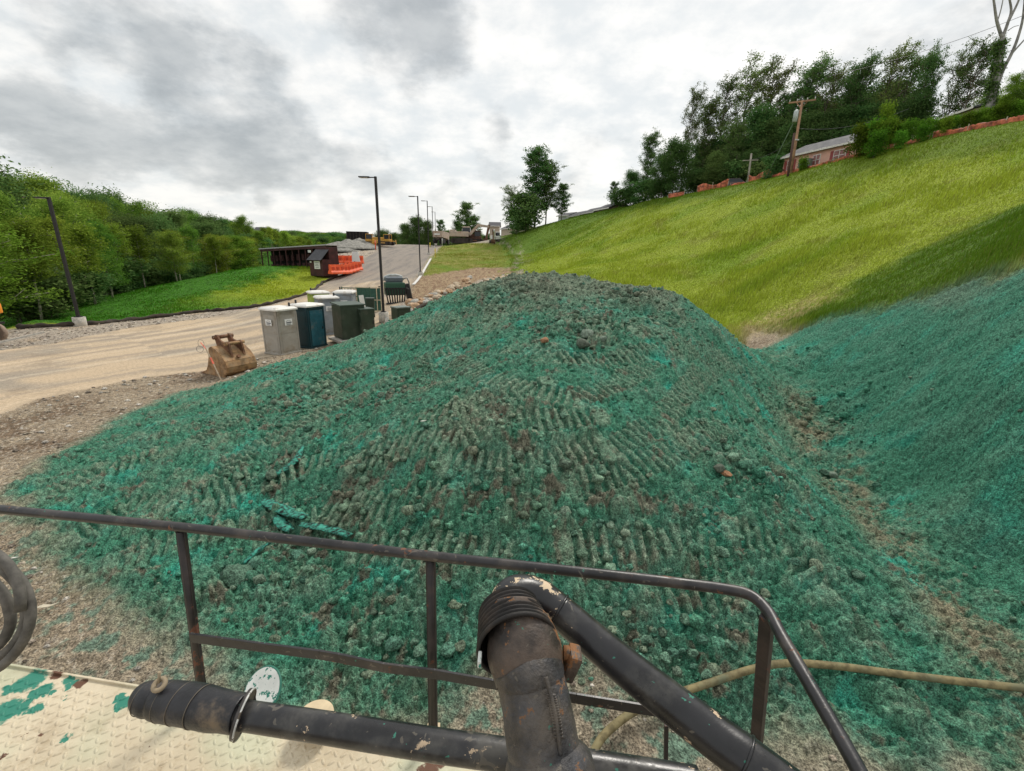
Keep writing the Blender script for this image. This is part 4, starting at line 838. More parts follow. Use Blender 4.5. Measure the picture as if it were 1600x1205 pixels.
def rocks():
    rnd = random.Random(5); protos = []
    RK = [pmat('tan_rock', (.44, .35, .25), .9, 0, .22, 3, .02, rand=.25), pmat('orange_rock', (.46, .30, .18), .9, 0, .25, 3, .02, rand=.2), pmat('grey_rock', (.36, .34, .30), .9, 0, .2, 3, .02, rand=.25)]
    for k in range(7):
        bm = bmesh.new(); bmesh.ops.create_icosphere(bm, subdivisions=3, radius=1); s = Vector((rnd.uniform(.8, 1.2), rnd.uniform(.6, .95), rnd.uniform(.45, .7)))
        pl = [(Vector((rnd.gauss(0, 1), rnd.gauss(0, 1), rnd.gauss(0, 1))).normalized(), rnd.uniform(.55, .85)) for _ in range(9)]
        for v in bm.verts:
            for n, d in pl:
                q = v.co.dot(n)
                if q > d: v.co -= n*(q-d)*.92
            v.co = Vector((v.co.x*s.x, v.co.y*s.y, v.co.z*s.z))
        me = bpy.data.meshes.new('boulder'); bm.to_mesh(me); bm.free(); me.materials.append(RK[k % 3]); protos.append(me)
    spots = []
    for i in range(62):
        t = rnd.random(); px = 636+t*100; py = 484-t*46+rnd.uniform(-1, 13)*(1-.5*t); y = 27+t*11+rnd.uniform(-.5, 1.0); s = rnd.uniform(.22, .5)*(1 if rnd.random() < .85 else 1.4); spots.append((px, py-3, 25, s))
    for i in range(34):
        px = rnd.uniform(755, 808); py = 441-(px-755)*.13+rnd.uniform(-5, 4); spots.append((px, py, 30, rnd.uniform(.25, .45)))
    names = ['{} boulder in the rubble bank between tilled soil and heap', '{} boulder among the far rubble where the swale meets the heap']
    for i, (px, py, y, s) in enumerate(spots):
        me = protos[i % 7]; p = G(px, py, y); z = ground(p[0], p[1]); far = i >= 62
        o = bpy.data.objects.new('boulder', me); COL.objects.link(o); o.location = (p[0], p[1], z+s*.3+(.12 if rnd.random() < .4 else 0)); o.scale = (s, s, s); o.rotation_euler = (rnd.uniform(-.3, .3), rnd.uniform(-.3, .3), rnd.uniform(0, 6.3))
        tone = ['tan', 'rusty orange', 'grey'][(i % 7) % 3]
        tag(o, names[int(far)].format(tone), 'boulder', ('%s boulders of the far rubble' if far else '%s boulders of the rubble bank') % tone)
    # single rocks lying on the heap
    for px, py, s, k, lab in [(850, 536, .17, 1, 'rusty orange rock on the upper shelf of the sprayed heap'), (917, 526, .2, 2, 'pale flat rock on top of the rock cluster on the heap'), (912, 542, .22, 0, 'dark round rock at the front of the cluster near the heap top'), (940, 534, .15, 2, 'small dark rock right of the cluster near the heap top'),
                              (1122, 735, .12, 0, 'brown clod lying midway down the right face of the heap'), (1133, 742, .11, 1, 'lowest brown clod of the pair on the right face of the heap'), (1302, 745, .13, 2, 'rounded green clod at the right foot of the heap'), (1104, 706, .09, 0, 'small brown clod above the pair on the right face')]:
        g = G(px, py); o = bpy.data.objects.new('field_rock', protos[(k*2+int(px)) % 7].copy()); COL.objects.link(o); o.data.materials[0] = [pmat('dark_green_rock', (.10, .12, .09), .95, 0, .3, 4, .02), pmat('orange_clod', (.33, .17, .09), .95, 0, .3, 4, .02), pmat('dusty_green_rock', (.17, .22, .17), .95, 0, .3, 4, .02)][k]
        o.location = (g[0], g[1], g[2]+s*.35); o.scale = (s, s, s); o.rotation_euler = (.2, .1, px); tag(o, lab, 'rock')
    return protos
ROCKS = rocks()
def clods():
    """loose clods lying all over the heap: nobody could count them"""
    rnd = np.random.RandomState(8); base = []
    for k in range(6):
        bm = bmesh.new(); bmesh.ops.create_icosphere(bm, subdivisions=2 , radius=1); V = np.array([v.co[:] for v in bm.verts]); F = np.array([[v.index for v in f.verts] for f in bm.faces]); bm.free()
        V = V*(1+.5*fbm(V[:, 0]*1.5+k*7, V[:, 1]*1.5+V[:, 2]*2.1, 300+k, 3)[:, None]+.3*perlin(V[:, 0]*3+k, V[:, 2]*3+V[:, 1]*2.2, 310+k)[:, None]); V[:, 2] *= .75; base.append((V, F))
    N = 12000; X = rnd.uniform(-11, 12, N*3); Y = rnd.uniform(3.2, 19, N*3)
    z0, r, wob, dm, dr, dl, dw, dso, ds, dsock = fields(X, Y)
    cl = np.zeros_like(X)
    for cx, cy_, s in CLODDY: cl = np.maximum(cl, np.exp(-((X-cx)**2+(Y-cy_)**2)/(s*s*1.0)))
    bank = sstep(0, 1.5, X-(6.4+.32*(Y-4))); p = np.clip(cl*1.1+.10+.5*np.clip(fbm(X*1.2, Y*1.2, 33, 3), 0, 1), 0, 1)*(dm > .25)*(1-.88*bank)*(np.clip(r/9, .35, 1)**.5)
    k = rnd.random(N*3) < p; X, Y, r, cl = X[k][:N], Y[k][:N], r[k][:N], cl[k][:N]; n = len(X)
    f = fields(X, Y); h, mg, bk, c2, tr, rid, L = relief(X, Y, f[1], *f[3:]); Z = f[0]+h
    alb = albedo(X, Y, f[0], f[1], f[2], *f[3:], mg, bk, c2, tr, rid, L)
    S = .011+.03*rnd.random(n)**2+.075*(rnd.random(n) < .14)*rnd.random(n)*(.3+cl); S = S*(.55+.45*np.clip(r/8, 0, 1.3)); VV, FF, CC = [], [], []; off = 0
    for i in range(n):
        V, F = base[i % 6]; a = rnd.uniform(0, 6.28); c, s = math.cos(a), math.sin(a); q = np.stack([V[:, 0]*c-V[:, 1]*s, (V[:, 0]*s+V[:, 1]*c)*rnd.uniform(.7, 1.1), V[:, 2]], -1)*S[i]+[X[i], Y[i], Z[i]+S[i]*.3]
        VV.append(q); FF.append(F+off); off += len(V); k = rnd.random()
        cc = alb[i]*rnd.uniform(.8, 1.35) if k < .78 else np.array([.14, .20, .145])*rnd.uniform(.7, 1.4); CC.append(np.tile(cc, (len(V), 1)))
    big = []
    for k in range(3):
        bm = bmesh.new(); bmesh.ops.create_icosphere(bm, subdivisions=4, radius=1); V = np.array([v.co[:] for v in bm.verts]); F = np.array([[v.index for v in f.verts] for f in bm.faces]); bm.free()
        a_, b_ = V[:, 0]+.7*V[:, 2]+k*5, V[:, 1]-.6*V[:, 2]; V = V*(1+.45*fbm(a_*1.2, b_*1.2, 320+k, 3)[:, None]+.2*lumps(a_*2.2, b_*2.2, 330+k, .3, .7, .9)[:, None]+.14*perlin(a_*7, b_*7, 340+k)[:, None]); pl = rnd.normal(0, 1, (8, 3)); pl /= np.linalg.norm(pl, axis=1)[:, None]
        for n_ in pl: q_ = V@n_; V = V-np.outer(np.maximum(q_-.72, 0)*.85, n_)
        V = V.copy(); V[:, 2] *= .7; big.append((V, F))
    spots = [(372, 905, 30), (398, 882, 14), (430, 1000, 12), (470, 962, 12), (482, 970, 10), (555, 985, 15), (552, 1005, 10), (465, 868, 12), (640, 800, 20), (655, 795, 16), (715, 915, 13), (708, 945, 11), (590, 1000, 14), (615, 1010, 20), (575, 1055, 13), (655, 1020, 14), (700, 1015, 16), (720, 1010, 12), (1130, 865, 14), (1120, 830, 10), (1115, 1050, 15), (1070, 970, 12), (1145, 1010, 11), (905, 895, 10), (865, 835, 10), (760, 740, 12), (780, 735, 12), (745, 755, 10), (700, 745, 10), (835, 680, 14), (860, 670, 10), (665, 665, 9), (800, 650, 10), (880, 650, 10), (560, 730, 10), (620, 720, 9), (1080, 880, 10), (1240, 880, 12), (1275, 885, 14), (1340, 900, 12), (1400, 960, 10), (980, 960, 11), (1010, 1000, 13), (1050, 1020, 12), (500, 905, 9), (520, 940, 9), (610, 920, 10), (690, 880, 10), (1290, 740, 12), (1370, 760, 9), (1180, 640, 9), (1200, 700, 8)]
    spots += [(rnd.uniform(420, 1200), rnd.uniform(640, 1060), rnd.uniform(4, 10)) for _ in range(150)]+[(rnd.uniform(880, 1160), rnd.uniform(930, 1090), rnd.uniform(4, 13)) for _ in range(30)]+[(rnd.uniform(900, 1060), rnd.uniform(440, 560), rnd.uniform(4, 9)) for _ in range(60)]
    for i, (px, py, s) in enumerate(spots):
        g = G(px, py); d = np.linalg.norm(g-CP); S_ = s*d/1050
        if g[1] > 19: continue
        V, F = big[i % 3]; a = rnd.uniform(0, 6.28); c, sn = math.cos(a), math.sin(a); q = np.stack([V[:, 0]*c-V[:, 1]*sn, (V[:, 0]*sn+V[:, 1]*c)*rnd.uniform(.6, 1.15), V[:, 2]*rnd.uniform(.7, 1.1)], -1)*S_+[g[0], g[1], g[2]+S_*.15]
        VV.append(q); FF.append(F+off); off += len(V); cc = np.array([(.13, .235, .165), (.085, .19, .135), (.19, .245, .17)][i % 3])*rnd.uniform(.75, 1.15); CC.append(np.tile(cc, (len(V), 1)))
    me = np_mesh('soil_clods', np.concatenate(VV), np.concatenate(FF), True, colors={'alb': np.concatenate(CC)}); o = link('soil_clods', me, bpy.data.materials['sprayed_soil']); tag(o, 'loose clods of earth coated in green mulch strewn over the heap', 'soil clods', kind='stuff')
    # stones on the bare ground
    N = 5000; X = rnd.uniform(-30, 8, N*4); Y = rnd.uniform(2.5, 36, N*4); f = fields(X, Y); dm, dr, dl = f[3], f[4], f[5]
    k = (dm < 0) & (dr < .1) & (dl < 0) & (rnd.random(N*4) < np.clip(.35+fbm(X*1.1, Y*1.1, 35, 3), 0, 1)); X, Y = X[k][:N], Y[k][:N]; f = fields(X, Y); h = relief(X, Y, f[1], *f[3:])[0]; Z = f[0]+h; n = len(X)
    VV, FF, CC = [], [], []; off = 0
    for i in range(n):
        V, F = base[i % 6]; s = rnd.uniform(.012, .05)*(.5+min(math.hypot(X[i], Y[i])/16, 1.4)); VV.append(V*s*np.array([1, .8, .6])+[X[i], Y[i], Z[i]+s*.2]); FF.append(F+off); off += len(V)
        CC.append(np.tile(np.array([(.5, .46, .4), (.36, .31, .24), (.24, .2, .16)][i % 3])*rnd.uniform(.7, 1.2), (len(V), 1)))
    me = np_mesh('loose_stones', np.concatenate(VV), np.concatenate(FF), True, colors={'alb': np.concatenate(CC)}); o = link('loose_stones', me, bpy.data.materials['earth']); tag(o, 'pale loose stones scattered on the bare verge of the road', 'stones', kind='stuff')
clods()
def socks():
    SM = pmat('silt_sock', (.04, .03, .022), .95, 0, .35, 3, .01)
    m = MB(); rnd = random.Random(2); P = [];
    for i, (x, y) in enumerate(SOCK): P.append((x+rnd.uniform(-.15, .15), y+rnd.uniform(-.15, .15), ground(x, y)+.1))
    C = cr(P, 10); o0 = Vector(P[4]); m.tube([Vector(c)-o0+Vector((.08*math.sin(i*.9), 0, .04*math.sin(i*1.7))) for i, c in enumerate(C)], [.15+.04*math.sin(i*1.3) for i in range(len(C))], 8); o = m.build('silt_sock', SM, None, o0); tag(o, 'long dark brown silt sock along the foot of the green berm', 'silt sock')
    P = []
    for px, py, y in [(634, 478, 31), (640, 470, 32), (655, 463, 34), (672, 458, 35.5), (690, 455, 37), (706, 450, 39)]: p = PY(px, py, y); P.append((p[0], p[1], ground(p[0], p[1])+.15))
    m = MB(); C = cr(P, 8); o0 = Vector(P[2]); m.tube([Vector(c)-o0 for c in C], .14, 8); o = m.build('silt_sock', SM, None, o0); tag(o, 'short dark silt sock between tilled soil and boulders', 'silt sock')
    # painted edge line of the road
    L = GS([(641, 446), (650, 436), (660, 421), (670, 405)]); C = cr([(x+.35, y, 0) for x, y in L], 8); vs = []; fs = []
    for i, c in enumerate(C):
        z = ground(c[0], c[1])+.09; vs += [(c[0]-.16, c[1], z), (c[0]+.16, c[1], z)]
        if i: fs.append((2*i-2, 2*i-1, 2*i+1, 2*i))
    tag(link('road_edge_line', np_mesh('road_edge_line', np.array(vs), np.array(fs)), pmat('road_paint', (.62, .6, .57), .8, 0, .15)), kind='structure')
    # strips of torn fabric on the heap
    TF = pmat('teal_fabric', (.03, .17, .125), .95, 0, .75, 16, .02)
    for pts, w, lab in [([(474, 700), (462, 722), (440, 738), (420, 747), (408, 745)], .09, 'curved strip of teal torn fabric on the left of the heap'), ([(412, 785), (430, 794), (455, 804), (478, 812)], .13, 'broad strip of teal fabric above the guard rail'),
                        ([(432, 810), (442, 822), (455, 832)], .11, 'short crossing strip of teal fabric touching the guard rail'), ([(425, 850), (405, 862), (380, 884)], .05, 'thin strip of teal fabric seen under the guard rail'), ([(470, 822), (510, 828), (548, 840)], .1, 'low strip of teal fabric just above the guard rail')]:
        q = [Vector(G(*p)) for p in pts]; C = cr(q, 6); o0 = q[0]; m = MB(); prev = None
        for i, c in enumerate(C):
            c = Vector(c); d = (Vector(C[min(i+1, len(C)-1)])-Vector(C[max(i-1, 0)])).normalized(); sx = d.cross(Vector((0, 0, 1))).normalized()*w*.95*(.5+.5*math.sin(math.pi*(i+.7)/(len(C)+.4)))
            k = [m.bm.verts.new(c-o0+sx*s+Vector((0, 0, .045+dz*.35+.02*float(perlin(np.array([i*.45+s]), np.array([s*2.0]), 7)[0])))) for s, dz in ((-1, -.03), (-.3, .03), (.4, .02), (1, -.01))]
            if prev:
                for a in range(3): m.bm.faces.new((prev[a], prev[a+1], k[a+1], k[a]))
            prev = k
        ob = m.build('fabric_strip', TF, None, o0, smooth=True); md = ob.modifiers.new('s', 'SOLIDIFY'); md.thickness = .006; tag(ob, lab, 'fabric')
    for px, py, lab, c in [(75, 955, 'pale torn paper scrap on the yard below the green slope', (.6, .53, .4)), (662, 664, 'small white scrap on the face of the heap', (.75, .74, .68)), (25, 878, 'small white scrap on the yard near the hose coil', (.7, .68, .62))]:
        g = Vector(G(px, py)); m = MB(); k = .05 if py < 900 else .12; pts = [(-1.2, -.2, 0), (-.5, .15, .2), (.3, .25, .1), (1.2, .5, .3), (.5, -.1, .15), (-.3, -.25, .1)]; m.poly([(x*k, y*k, z*k) for x, y, z in pts], (0, 0, .006)); o = m.build('paper_scrap', pmat('scrap_%d' % px, c, .7), None, g+Vector((0, 0, .07))); tag(o, lab, 'scrap')
socks()
# ------------------------------------------------------------ things further off
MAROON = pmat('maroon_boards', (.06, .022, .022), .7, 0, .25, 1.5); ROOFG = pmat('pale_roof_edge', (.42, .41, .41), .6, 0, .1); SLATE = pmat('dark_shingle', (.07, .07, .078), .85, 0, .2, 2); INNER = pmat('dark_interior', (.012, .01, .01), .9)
ORNG = pmat('orange_plastic', (.85, .13, .045), .5, 0, .12, 2, dirt=(.6, .3, .2), dirt_amt=.2); YEL = pmat('machine_yellow', (.62, .33, .05), .5, 0, .2, 1, dirt=(.4, .26, .14), dirt_amt=.5, dirt_scale=1); TRK = pmat('track_steel', (.05, .04, .035), .8, .2, .3, 2); GLS = pmat('cab_glass', (.02, .025, .03), .1, 0, .1)
PALEM = pmat('faded_machine_paint', (.5, .40, .33), .6, 0, .25, 1, dirt=(.3, .2, .13), dirt_amt=.5, dirt_scale=1); RUSTM = pmat('rusty_steel', (.16, .08, .055), .8, 0, .3, 1)
def shelter():
    a = Vector(PY(413, 424, 72)); b = Vector(PY(514, 421, 66)); d = b-a; d.z = 0; Lg = d.length; rz = math.atan2(d.y, d.x)
    root = empty('open_shelter', a, rz, 'long low maroon shelter with open dark front and pale roof edge by the berm', 'shelter')
    H = 3.3
    def zs(x): return (b.z-a.z)*x/Lg
    sl = math.atan2(b.z-a.z, Lg); Q = Quaternion((0, 1, 0), -sl)
    m = MB(); m.box((Lg/2, 1.9, H/2+zs(Lg/2)), (Lg, .12, H), Q); m.build('rear_wall', MAROON, root)
    m = MB(); m.box((Lg/2, .9, H+.05+zs(Lg/2)), (Lg+.5, 2.4, .16), Q, .03); m.build('roof', ROOFG, root)
    m = MB(); m.box((Lg/2, -.2, H-.2+zs(Lg/2)), (Lg, .1, .32), Q); m.build('fascia', MAROON, root)
    m = MB(); m.box((Lg/2, 1.5, H/2+zs(Lg/2)), (Lg-.3, .06, H-.3), Q); m.build('interior_shade', INNER, root)  # near-black sheet before the rear wall paints in the shade under the roof
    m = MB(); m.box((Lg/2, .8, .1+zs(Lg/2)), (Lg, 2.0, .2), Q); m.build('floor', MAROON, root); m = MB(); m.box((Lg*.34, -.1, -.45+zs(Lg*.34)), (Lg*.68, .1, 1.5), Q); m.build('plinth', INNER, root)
    for i in range(11):
        x = .1+(Lg-.2)*i/10; m = MB(); m.box((x, -.15, H/2+zs(x)), (.12, .12, H)); m.build('post', MAROON, root)
    for i in range(9):
        x = .9+Lg*.75*i/9
        for zz, hh in ((1.9, .9), (.8, .5)):
            m = MB(); m.box((x, 1.0, zz+zs(x)), (.5, .3, hh), None, .04); m.build('shelf_bundle', pmat('dark_bundle', (.07, .03, .03), .8, 0, .3), root)
    m = MB(); m.box((Lg*.76, -.2, H-.7+zs(Lg*.76)), (.6, .03, .35)); m.build('white_notice', WHITEL, root)
    c = Vector(PY(507, 431, 61)); root = empty('small_kiosk', c, rz-R_(6), 'small maroon kiosk with grey sloping roof and white notice beside orange barriers', 'kiosk')
    m = MB(); m.box((0, 0, 1.05), (2.7, 2.2, 2.1)); m.build('wall', MAROON, root)
    m = MB(); m.poly([(-1.5, -1.45, 2.0), (1.5, -1.45, 2.0), (1.35, 0, 3.35), (-1.35, 0, 3.35)], (0, .1, .08)); m.build('roof', SLATE, root)
    m = MB(); m.box((0, .65, 2.6), (2.6, 1.3, 2.1), None, .03); m.build('rear_block', MAROON, root)
    m = MB(); m.box((.25, -1.13, 1.4), (1.15, .04, 1.0)); s = m.build('notice', WHITEL, root)
    m = MB()
    for i in range(4): m.box((.25, -1.16, 1.7-.2*i), (.8-.15*(i % 2), .02, .05))
    m.build('notice_lines', INKL, s)
    m = MB(); m.box((-1.0, -1.15, 1.75), (.3, .04, .2)); m.build('small_plate', WHITEL, root)
shelter()
def barriers():
    prof = [(-.3, 0), (-.3, .18), (-.14, .42), (-.11, 1.0), (.11, 1.0), (.14, .42), (.3, .18), (.3, 0)]
    def make(L=2.0):
        m = MB(); m.poly([(-L/2, y, z) for y, z in prof], (L, 0, 0)); 
        r = m.build('shell', ORNG); root = empty('traffic_barrier'); r.parent = root
        for x in (-L*.32, 0, L*.32):
            q = MB(); q.box((x, -.16, .62), (.34, .1, .3), None, .03); q.build('moulded_panel', pmat('deep_orange', (.6, .07, .03), .5), root)
        q = MB(); q.tube([(0, 0, .98), (0, 0, 1.06)], .07, 8); q.build('cap', DARKP, root); return root
    proto = make()
    def put(i, p, rz, s, label, group):
        o = proto if i == 0 else copy_tree(proto); o.location = p; o.rotation_euler = (0, 0, rz); o.scale = (s, s, s); tag(o, label, 'traffic barrier', group)
    for i in range(4):
        p = Vector(PY(525+i*10.4, 408.5, 73+i*.5)); put(i, (p.x, p.y, p.z-.3), R_(1), .55 if 0 else 1.25*.95, 'orange water filled barrier in the straight rear row beyond the kiosk', 'orange barriers of the rear row')
    for i in range(6):
        p = Vector(PY(527+i*5.6, 428-abs(i-1.5)*.9-i*.7, 59+i*1.1)); put(i+1, (p.x, p.y, p.z-.1), R_(62), 1.15, 'orange water filled barrier in the close stack beside the small kiosk', 'orange barriers of the near stack')
    p = Vector(PY(556, 409, 72)); m = MB(); m.poly([(-.6, 0, 0), (.7, 0, 0), (.45, 0, 1.5), (-.5, 0, 1.5)], (0, .06, 0)); o = m.build('white_board', WHITEL, None, p); tag(o, 'white board leaning on the right end of the rear orange barriers', 'board')
barriers()
def gravel():
    GV = pmat('grey_gravel', (.225, .215, .19), .95, 0, .3, 2, .05); rnd = random.Random(4)
    for px, py, y, R, h, lab in [(547, 386, 103, 7.2, 1.7, 'larger grey gravel pile left of the bulldozers'), (563, 382, 112, 5.0, 1.7, 'smaller pointed gravel pile beside the dark container'), (530, 388, 98, 5, 1.0, 'low spread gravel pile left of the larger pile')]:
        p = PY(px, py, y); x0, y0 = p[0], p[1]; vs = []; fs = []; n = 40
        for j in range(n+1):
            for i in range(48):
                rr = R*j/n; a = 2*math.pi*i/48; x = rr*math.cos(a); yv = rr*math.sin(a); t = 1-j/n; z = h*(t*1.05)**1.1+.25*float(perlin(np.array([x*.6+px]), np.array([yv*.6]), 5)[0])*min(1, 3*t)*min(1, 2*t+.2); vs.append((x, yv, z-(.3 if j == n else 0)))
        for j in range(n):
            for i in range(48): fs.append((j*48+i, j*48+(i+1) % 48, (j+1)*48+(i+1) % 48, (j+1)*48+i))
        o = link('gravel_pile', np_mesh('gravel_pile', np.array(vs), np.array(fs)), GV, None, (x0, y0, ground(x0, y0))); tag(o, lab, 'gravel pile')
gravel()
def tracks(root, mat, L=3.6, gap=1.9, h=.85, w=.5):
    for s in (-1, 1):
        m = MB(); m.tube([(-L/2+h/2, s*gap/2-w/2, h/2), (-L/2+h/2, s*gap/2+w/2, h/2)], h/2, 16); m.tube([(L/2-h/2, s*gap/2-w/2, h/2), (L/2-h/2, s*gap/2+w/2, h/2)], h/2, 16); m.box((0, s*gap/2, h/2), (L-h, w, h))
        for i in range(14): m.box((-L/2+h/2+(L-h)*i/13, s*gap/2, h), (.08, w+.02, .06)); 
        m.build('track', mat, root)
def machines():
    def dozer(p, rz, s, body, label):
        root = empty('bulldozer', p, rz, label, 'bulldozer'); root.scale = (s, s, s); tracks(root, TRK)
        m = MB(); m.box((.9, 0, 1.35), (1.9, 1.1, .95), None, .08); m.build('engine_hood', body, root)
        m = MB(); m.box((-.7, 0, 1.1), (1.4, 1.5, .6), None, .06); m.build('chassis', body, root)
        m = MB(); m.box((-.55, 0, 2.45), (1.5, 1.5, .12), None, .04)
        for x in (-1.25, .15):
            for y in (-.7, .7): m.bar((x, y, 1.4), (x, y, 2.4), .09)
        m.build('cab_frame', body, root); m = MB(); m.box((-.55, 0, 1.9), (1.2, 1.2, .95), None, .03); m.build('cab_glass', GLS, root)
        m = MB(); m.poly([(2.5, -1.7, .1), (2.75, -1.7, .5), (2.7, -1.7, 1.3), (2.55, -1.7, 1.35), (2.5, -1.7, .5)], (0, 3.4, 0)); m.build('blade', body, root)
        for y in (-1.25, 1.25): q = MB(); q.bar((2.5, y, .6), (-.4, y, .5), .16, .2); q.build('push_arm', body, root)
        m = MB(); m.bar((-1.7, 0, 1.0), (-2.6, 0, .9), .2); m.bar((-2.6, 0, 1.3), (-2.7, 0, .2), .16); m.build('ripper', body, root)
        m = MB(); m.tube([(1.3, .3, 1.8), (1.3, .3, 2.5)], .06, 8); m.build('exhaust', TRK, root); return root
    def exc(p, rz, s, body, label, arm='down'):
        root = empty('excavator', p, rz, label, 'excavator'); root.scale = (s, s, s); tracks(root, TRK, 4.2, 2.3, .95)
        m = MB(); m.box((-.5, 0, 1.65), (3.6, 2.5, .9), None, .1); m.box((-1.7, 0, 2.1), (1.1, 2.3, .6), None, .1); m.build('house', body, root)
        m = MB(); m.box((.8, .75, 2.35), (1.4, .95, 1.5), None, .08); c = m.build('cab', body, root); m = MB(); m.box((.83, .75, 2.5), (1.44, .99, .8)); m.build('window', GLS, c)
        m = MB(); m.poly([(1.1, -.2, 1.6), (3.0, -.2, 3.6), (5.2, -.2, 3.3), (5.2, -.2, 2.95), (3.1, -.2, 3.1), (1.6, -.2, 1.4)], (0, .4, 0)); m.build('boom', body, root)
        m = MB(); m.poly([(4.9, -.15, 3.5), (5.4, -.15, 3.4), (4.7, -.15, .8), (4.4, -.15, .9)], (0, .3, 0)); m.build('stick', RUSTM, root)
        m = MB(); m.poly([(4.2, -.5, .9), (4.9, -.5, 1.0), (4.7, -.5, .3), (4.2, -.5, .0), (3.8, -.5, .3)], (0, 1.0, 0)); m.build('bucket', RUSTM, root); return root
    p = Vector(PY(582, 383.5, 112)); dozer((p.x, p.y, p.z-.05), R_(8), 1.05, YEL, 'yellow bulldozer beside the gravel piles, its blade to the right')
    p = Vector(PY(603, 383, 108)); dozer((p.x, p.y, p.z-.05), R_(170), .95, YEL, 'yellow bulldozer to the right of the lamp post, nearer the road crest')
    p = Vector(PY(560, 383, 122)); root = empty('dump_container', p, R_(5), 'dark open container behind the gravel piles', 'container'); m = MB(); m.box((0, 0, 2.0), (5.2, 2.4, 2.6), None, .05); m.build('shell', INNER, root)
    m = MB()
    for i in range(7): m.box((-2.4+.8*i, -1.24, 2.0), (.14, .1, 2.5))
    m.build('ribs', TRK, root); m = MB(); m.box((0, 0, .35), (5.6, 2.2, .7), None, .04); m.build('underframe', TRK, root)
    # far row beyond the lawn
    p = Vector(PY(690, 381, 122)); root = empty('dump_truck', p, R_(82), 'pale dump truck seen end on at the left of the far machine row', 'dump truck'); m = MB(); m.poly([(-3.4, -1.3, 1.5), (2.0, -1.3, 1.3), (2.3, -1.3, 2.9), (-3.6, -1.3, 3.0)], (0, 2.6, 0)); m.build('dump_body', PALEM, root)
    m = MB(); m.box((2.9, 0, 1.8), (1.3, 2.2, 1.9), None, .12); c = m.build('cab', PALEM, root); m = MB(); m.box((2.95, 0, 2.2), (1.34, 2.0, .7)); m.build('window', GLS, c); m = MB(); m.box((0, 0, 1.0), (6.8, 1.1, .35)); m.build('chassis', TRK, root)
    for x in (-2.5, -1.2, 2.6):
        for y in (-1.05, 1.05): q = MB(); q.tube([(x, y-.2, .6), (x, y+.2, .6)], .6, 16); q.build('wheel', DARKP, root)
    m = MB(); m.box((-3.7, 0, 2.2), (.05, 1.4, .35)); m.build('tail_sign', WHITEL, root)
    p = Vector(PY(722, 380.5, 116)); exc((p.x, p.y, p.z), R_(2), 1.3, PALEM, 'faded excavator in the middle of the far machine row with its boom lowered right')
    p = Vector(PY(742, 380.5, 118)); dozer((p.x, p.y, p.z), R_(185), 1.2, RUSTM, 'rusty brown machine with low boom at the right end of the far row')
    p = Vector(PY(774, 381.5, 104)); root = exc((p.x, p.y, p.z), R_(-95), .82, WHITEL, 'small white cabbed digger parked alone right of the far machine row'); root['category'] = 'digger'; root.name = 'mini_digger'
    # small posts
    YP = pmat('marker_yellow', (.65, .48, .03), .5); OP = pmat('marker_orange', (.7, .12, .06), .6)
    for px, py, y, h, r, mm, lab in [(680, 402, 70, 1.3, .06, YP, 'thin yellow marker post at the near corner of the lawn'), (587, 391, 100, 2.0, .12, OP, 'orange traffic post standing on the gravel pad below the bulldozers'), (691, 384, 98, 1.5, .05, WHITEL, 'thin white marker post at the back edge of the lawn'),
                                     (672, 386, 100, .9, .1, YP, 'short yellow post at the kerb near the fourth lamp')]:
        p = PY(px, py, y); m = MB(); m.tube([(0, 0, -.1), (.03, 0, h)], r, 8); m.tube([(0, 0, h*.62), (0, 0, h*.85)], r*1.25, 8); o = m.build('marker_post', mm, None, (p[0], p[1], p[2])); tag(o, lab, 'marker post')
    # yellow plant at the left frame edge
    g = Vector(PY(0, 536, 22.5)); root = empty('tow_trailer', (g.x-.5, g.y, g.z), R_(5), 'orange topped trailer with dark frame leg cut off at the left edge', 'trailer')
    m = MB(); m.box((-.4, -.2, 1.75), (2.2, 1.2, .55), None, .1); m.build('orange_tank', pmat('plant_orange', (.75, .27, .03), .4), root)
    m = MB(); m.box((-.9, 0, .95), (2.5, 1.3, .1)); m.bar((.45, -.5, 1.0), (.72, -.5, .1), .34, .2); m.box((.2, -.5, .08), (1.2, .3, .08)); m.build('dark_frame', BLKP, root)
    m = MB(); m.bar((.85, -.4, .1), (1.9, .9, .42), .1, .08); m.build('tow_bar', pmat('pale_steel', (.5, .48, .44), .5), root)
    for y in (-.6, .6): q = MB(); q.tube([(-.15, y-.12, .45), (-.15, y+.12, .45)], .45, 18); q.build('wheel', pmat('dusty_tyre', (.28, .21, .16), .9), root)
machines()
SIDING = pmat('peach_siding', (.72, .42, .33), .7, 0, .08, 1); SHUT = pmat('red_shutter', (.30, .06, .055), .6); TRIM = pmat('white_trim', (.7, .68, .64), .6); TANS = pmat('tan_siding', (.45, .38, .3), .7)
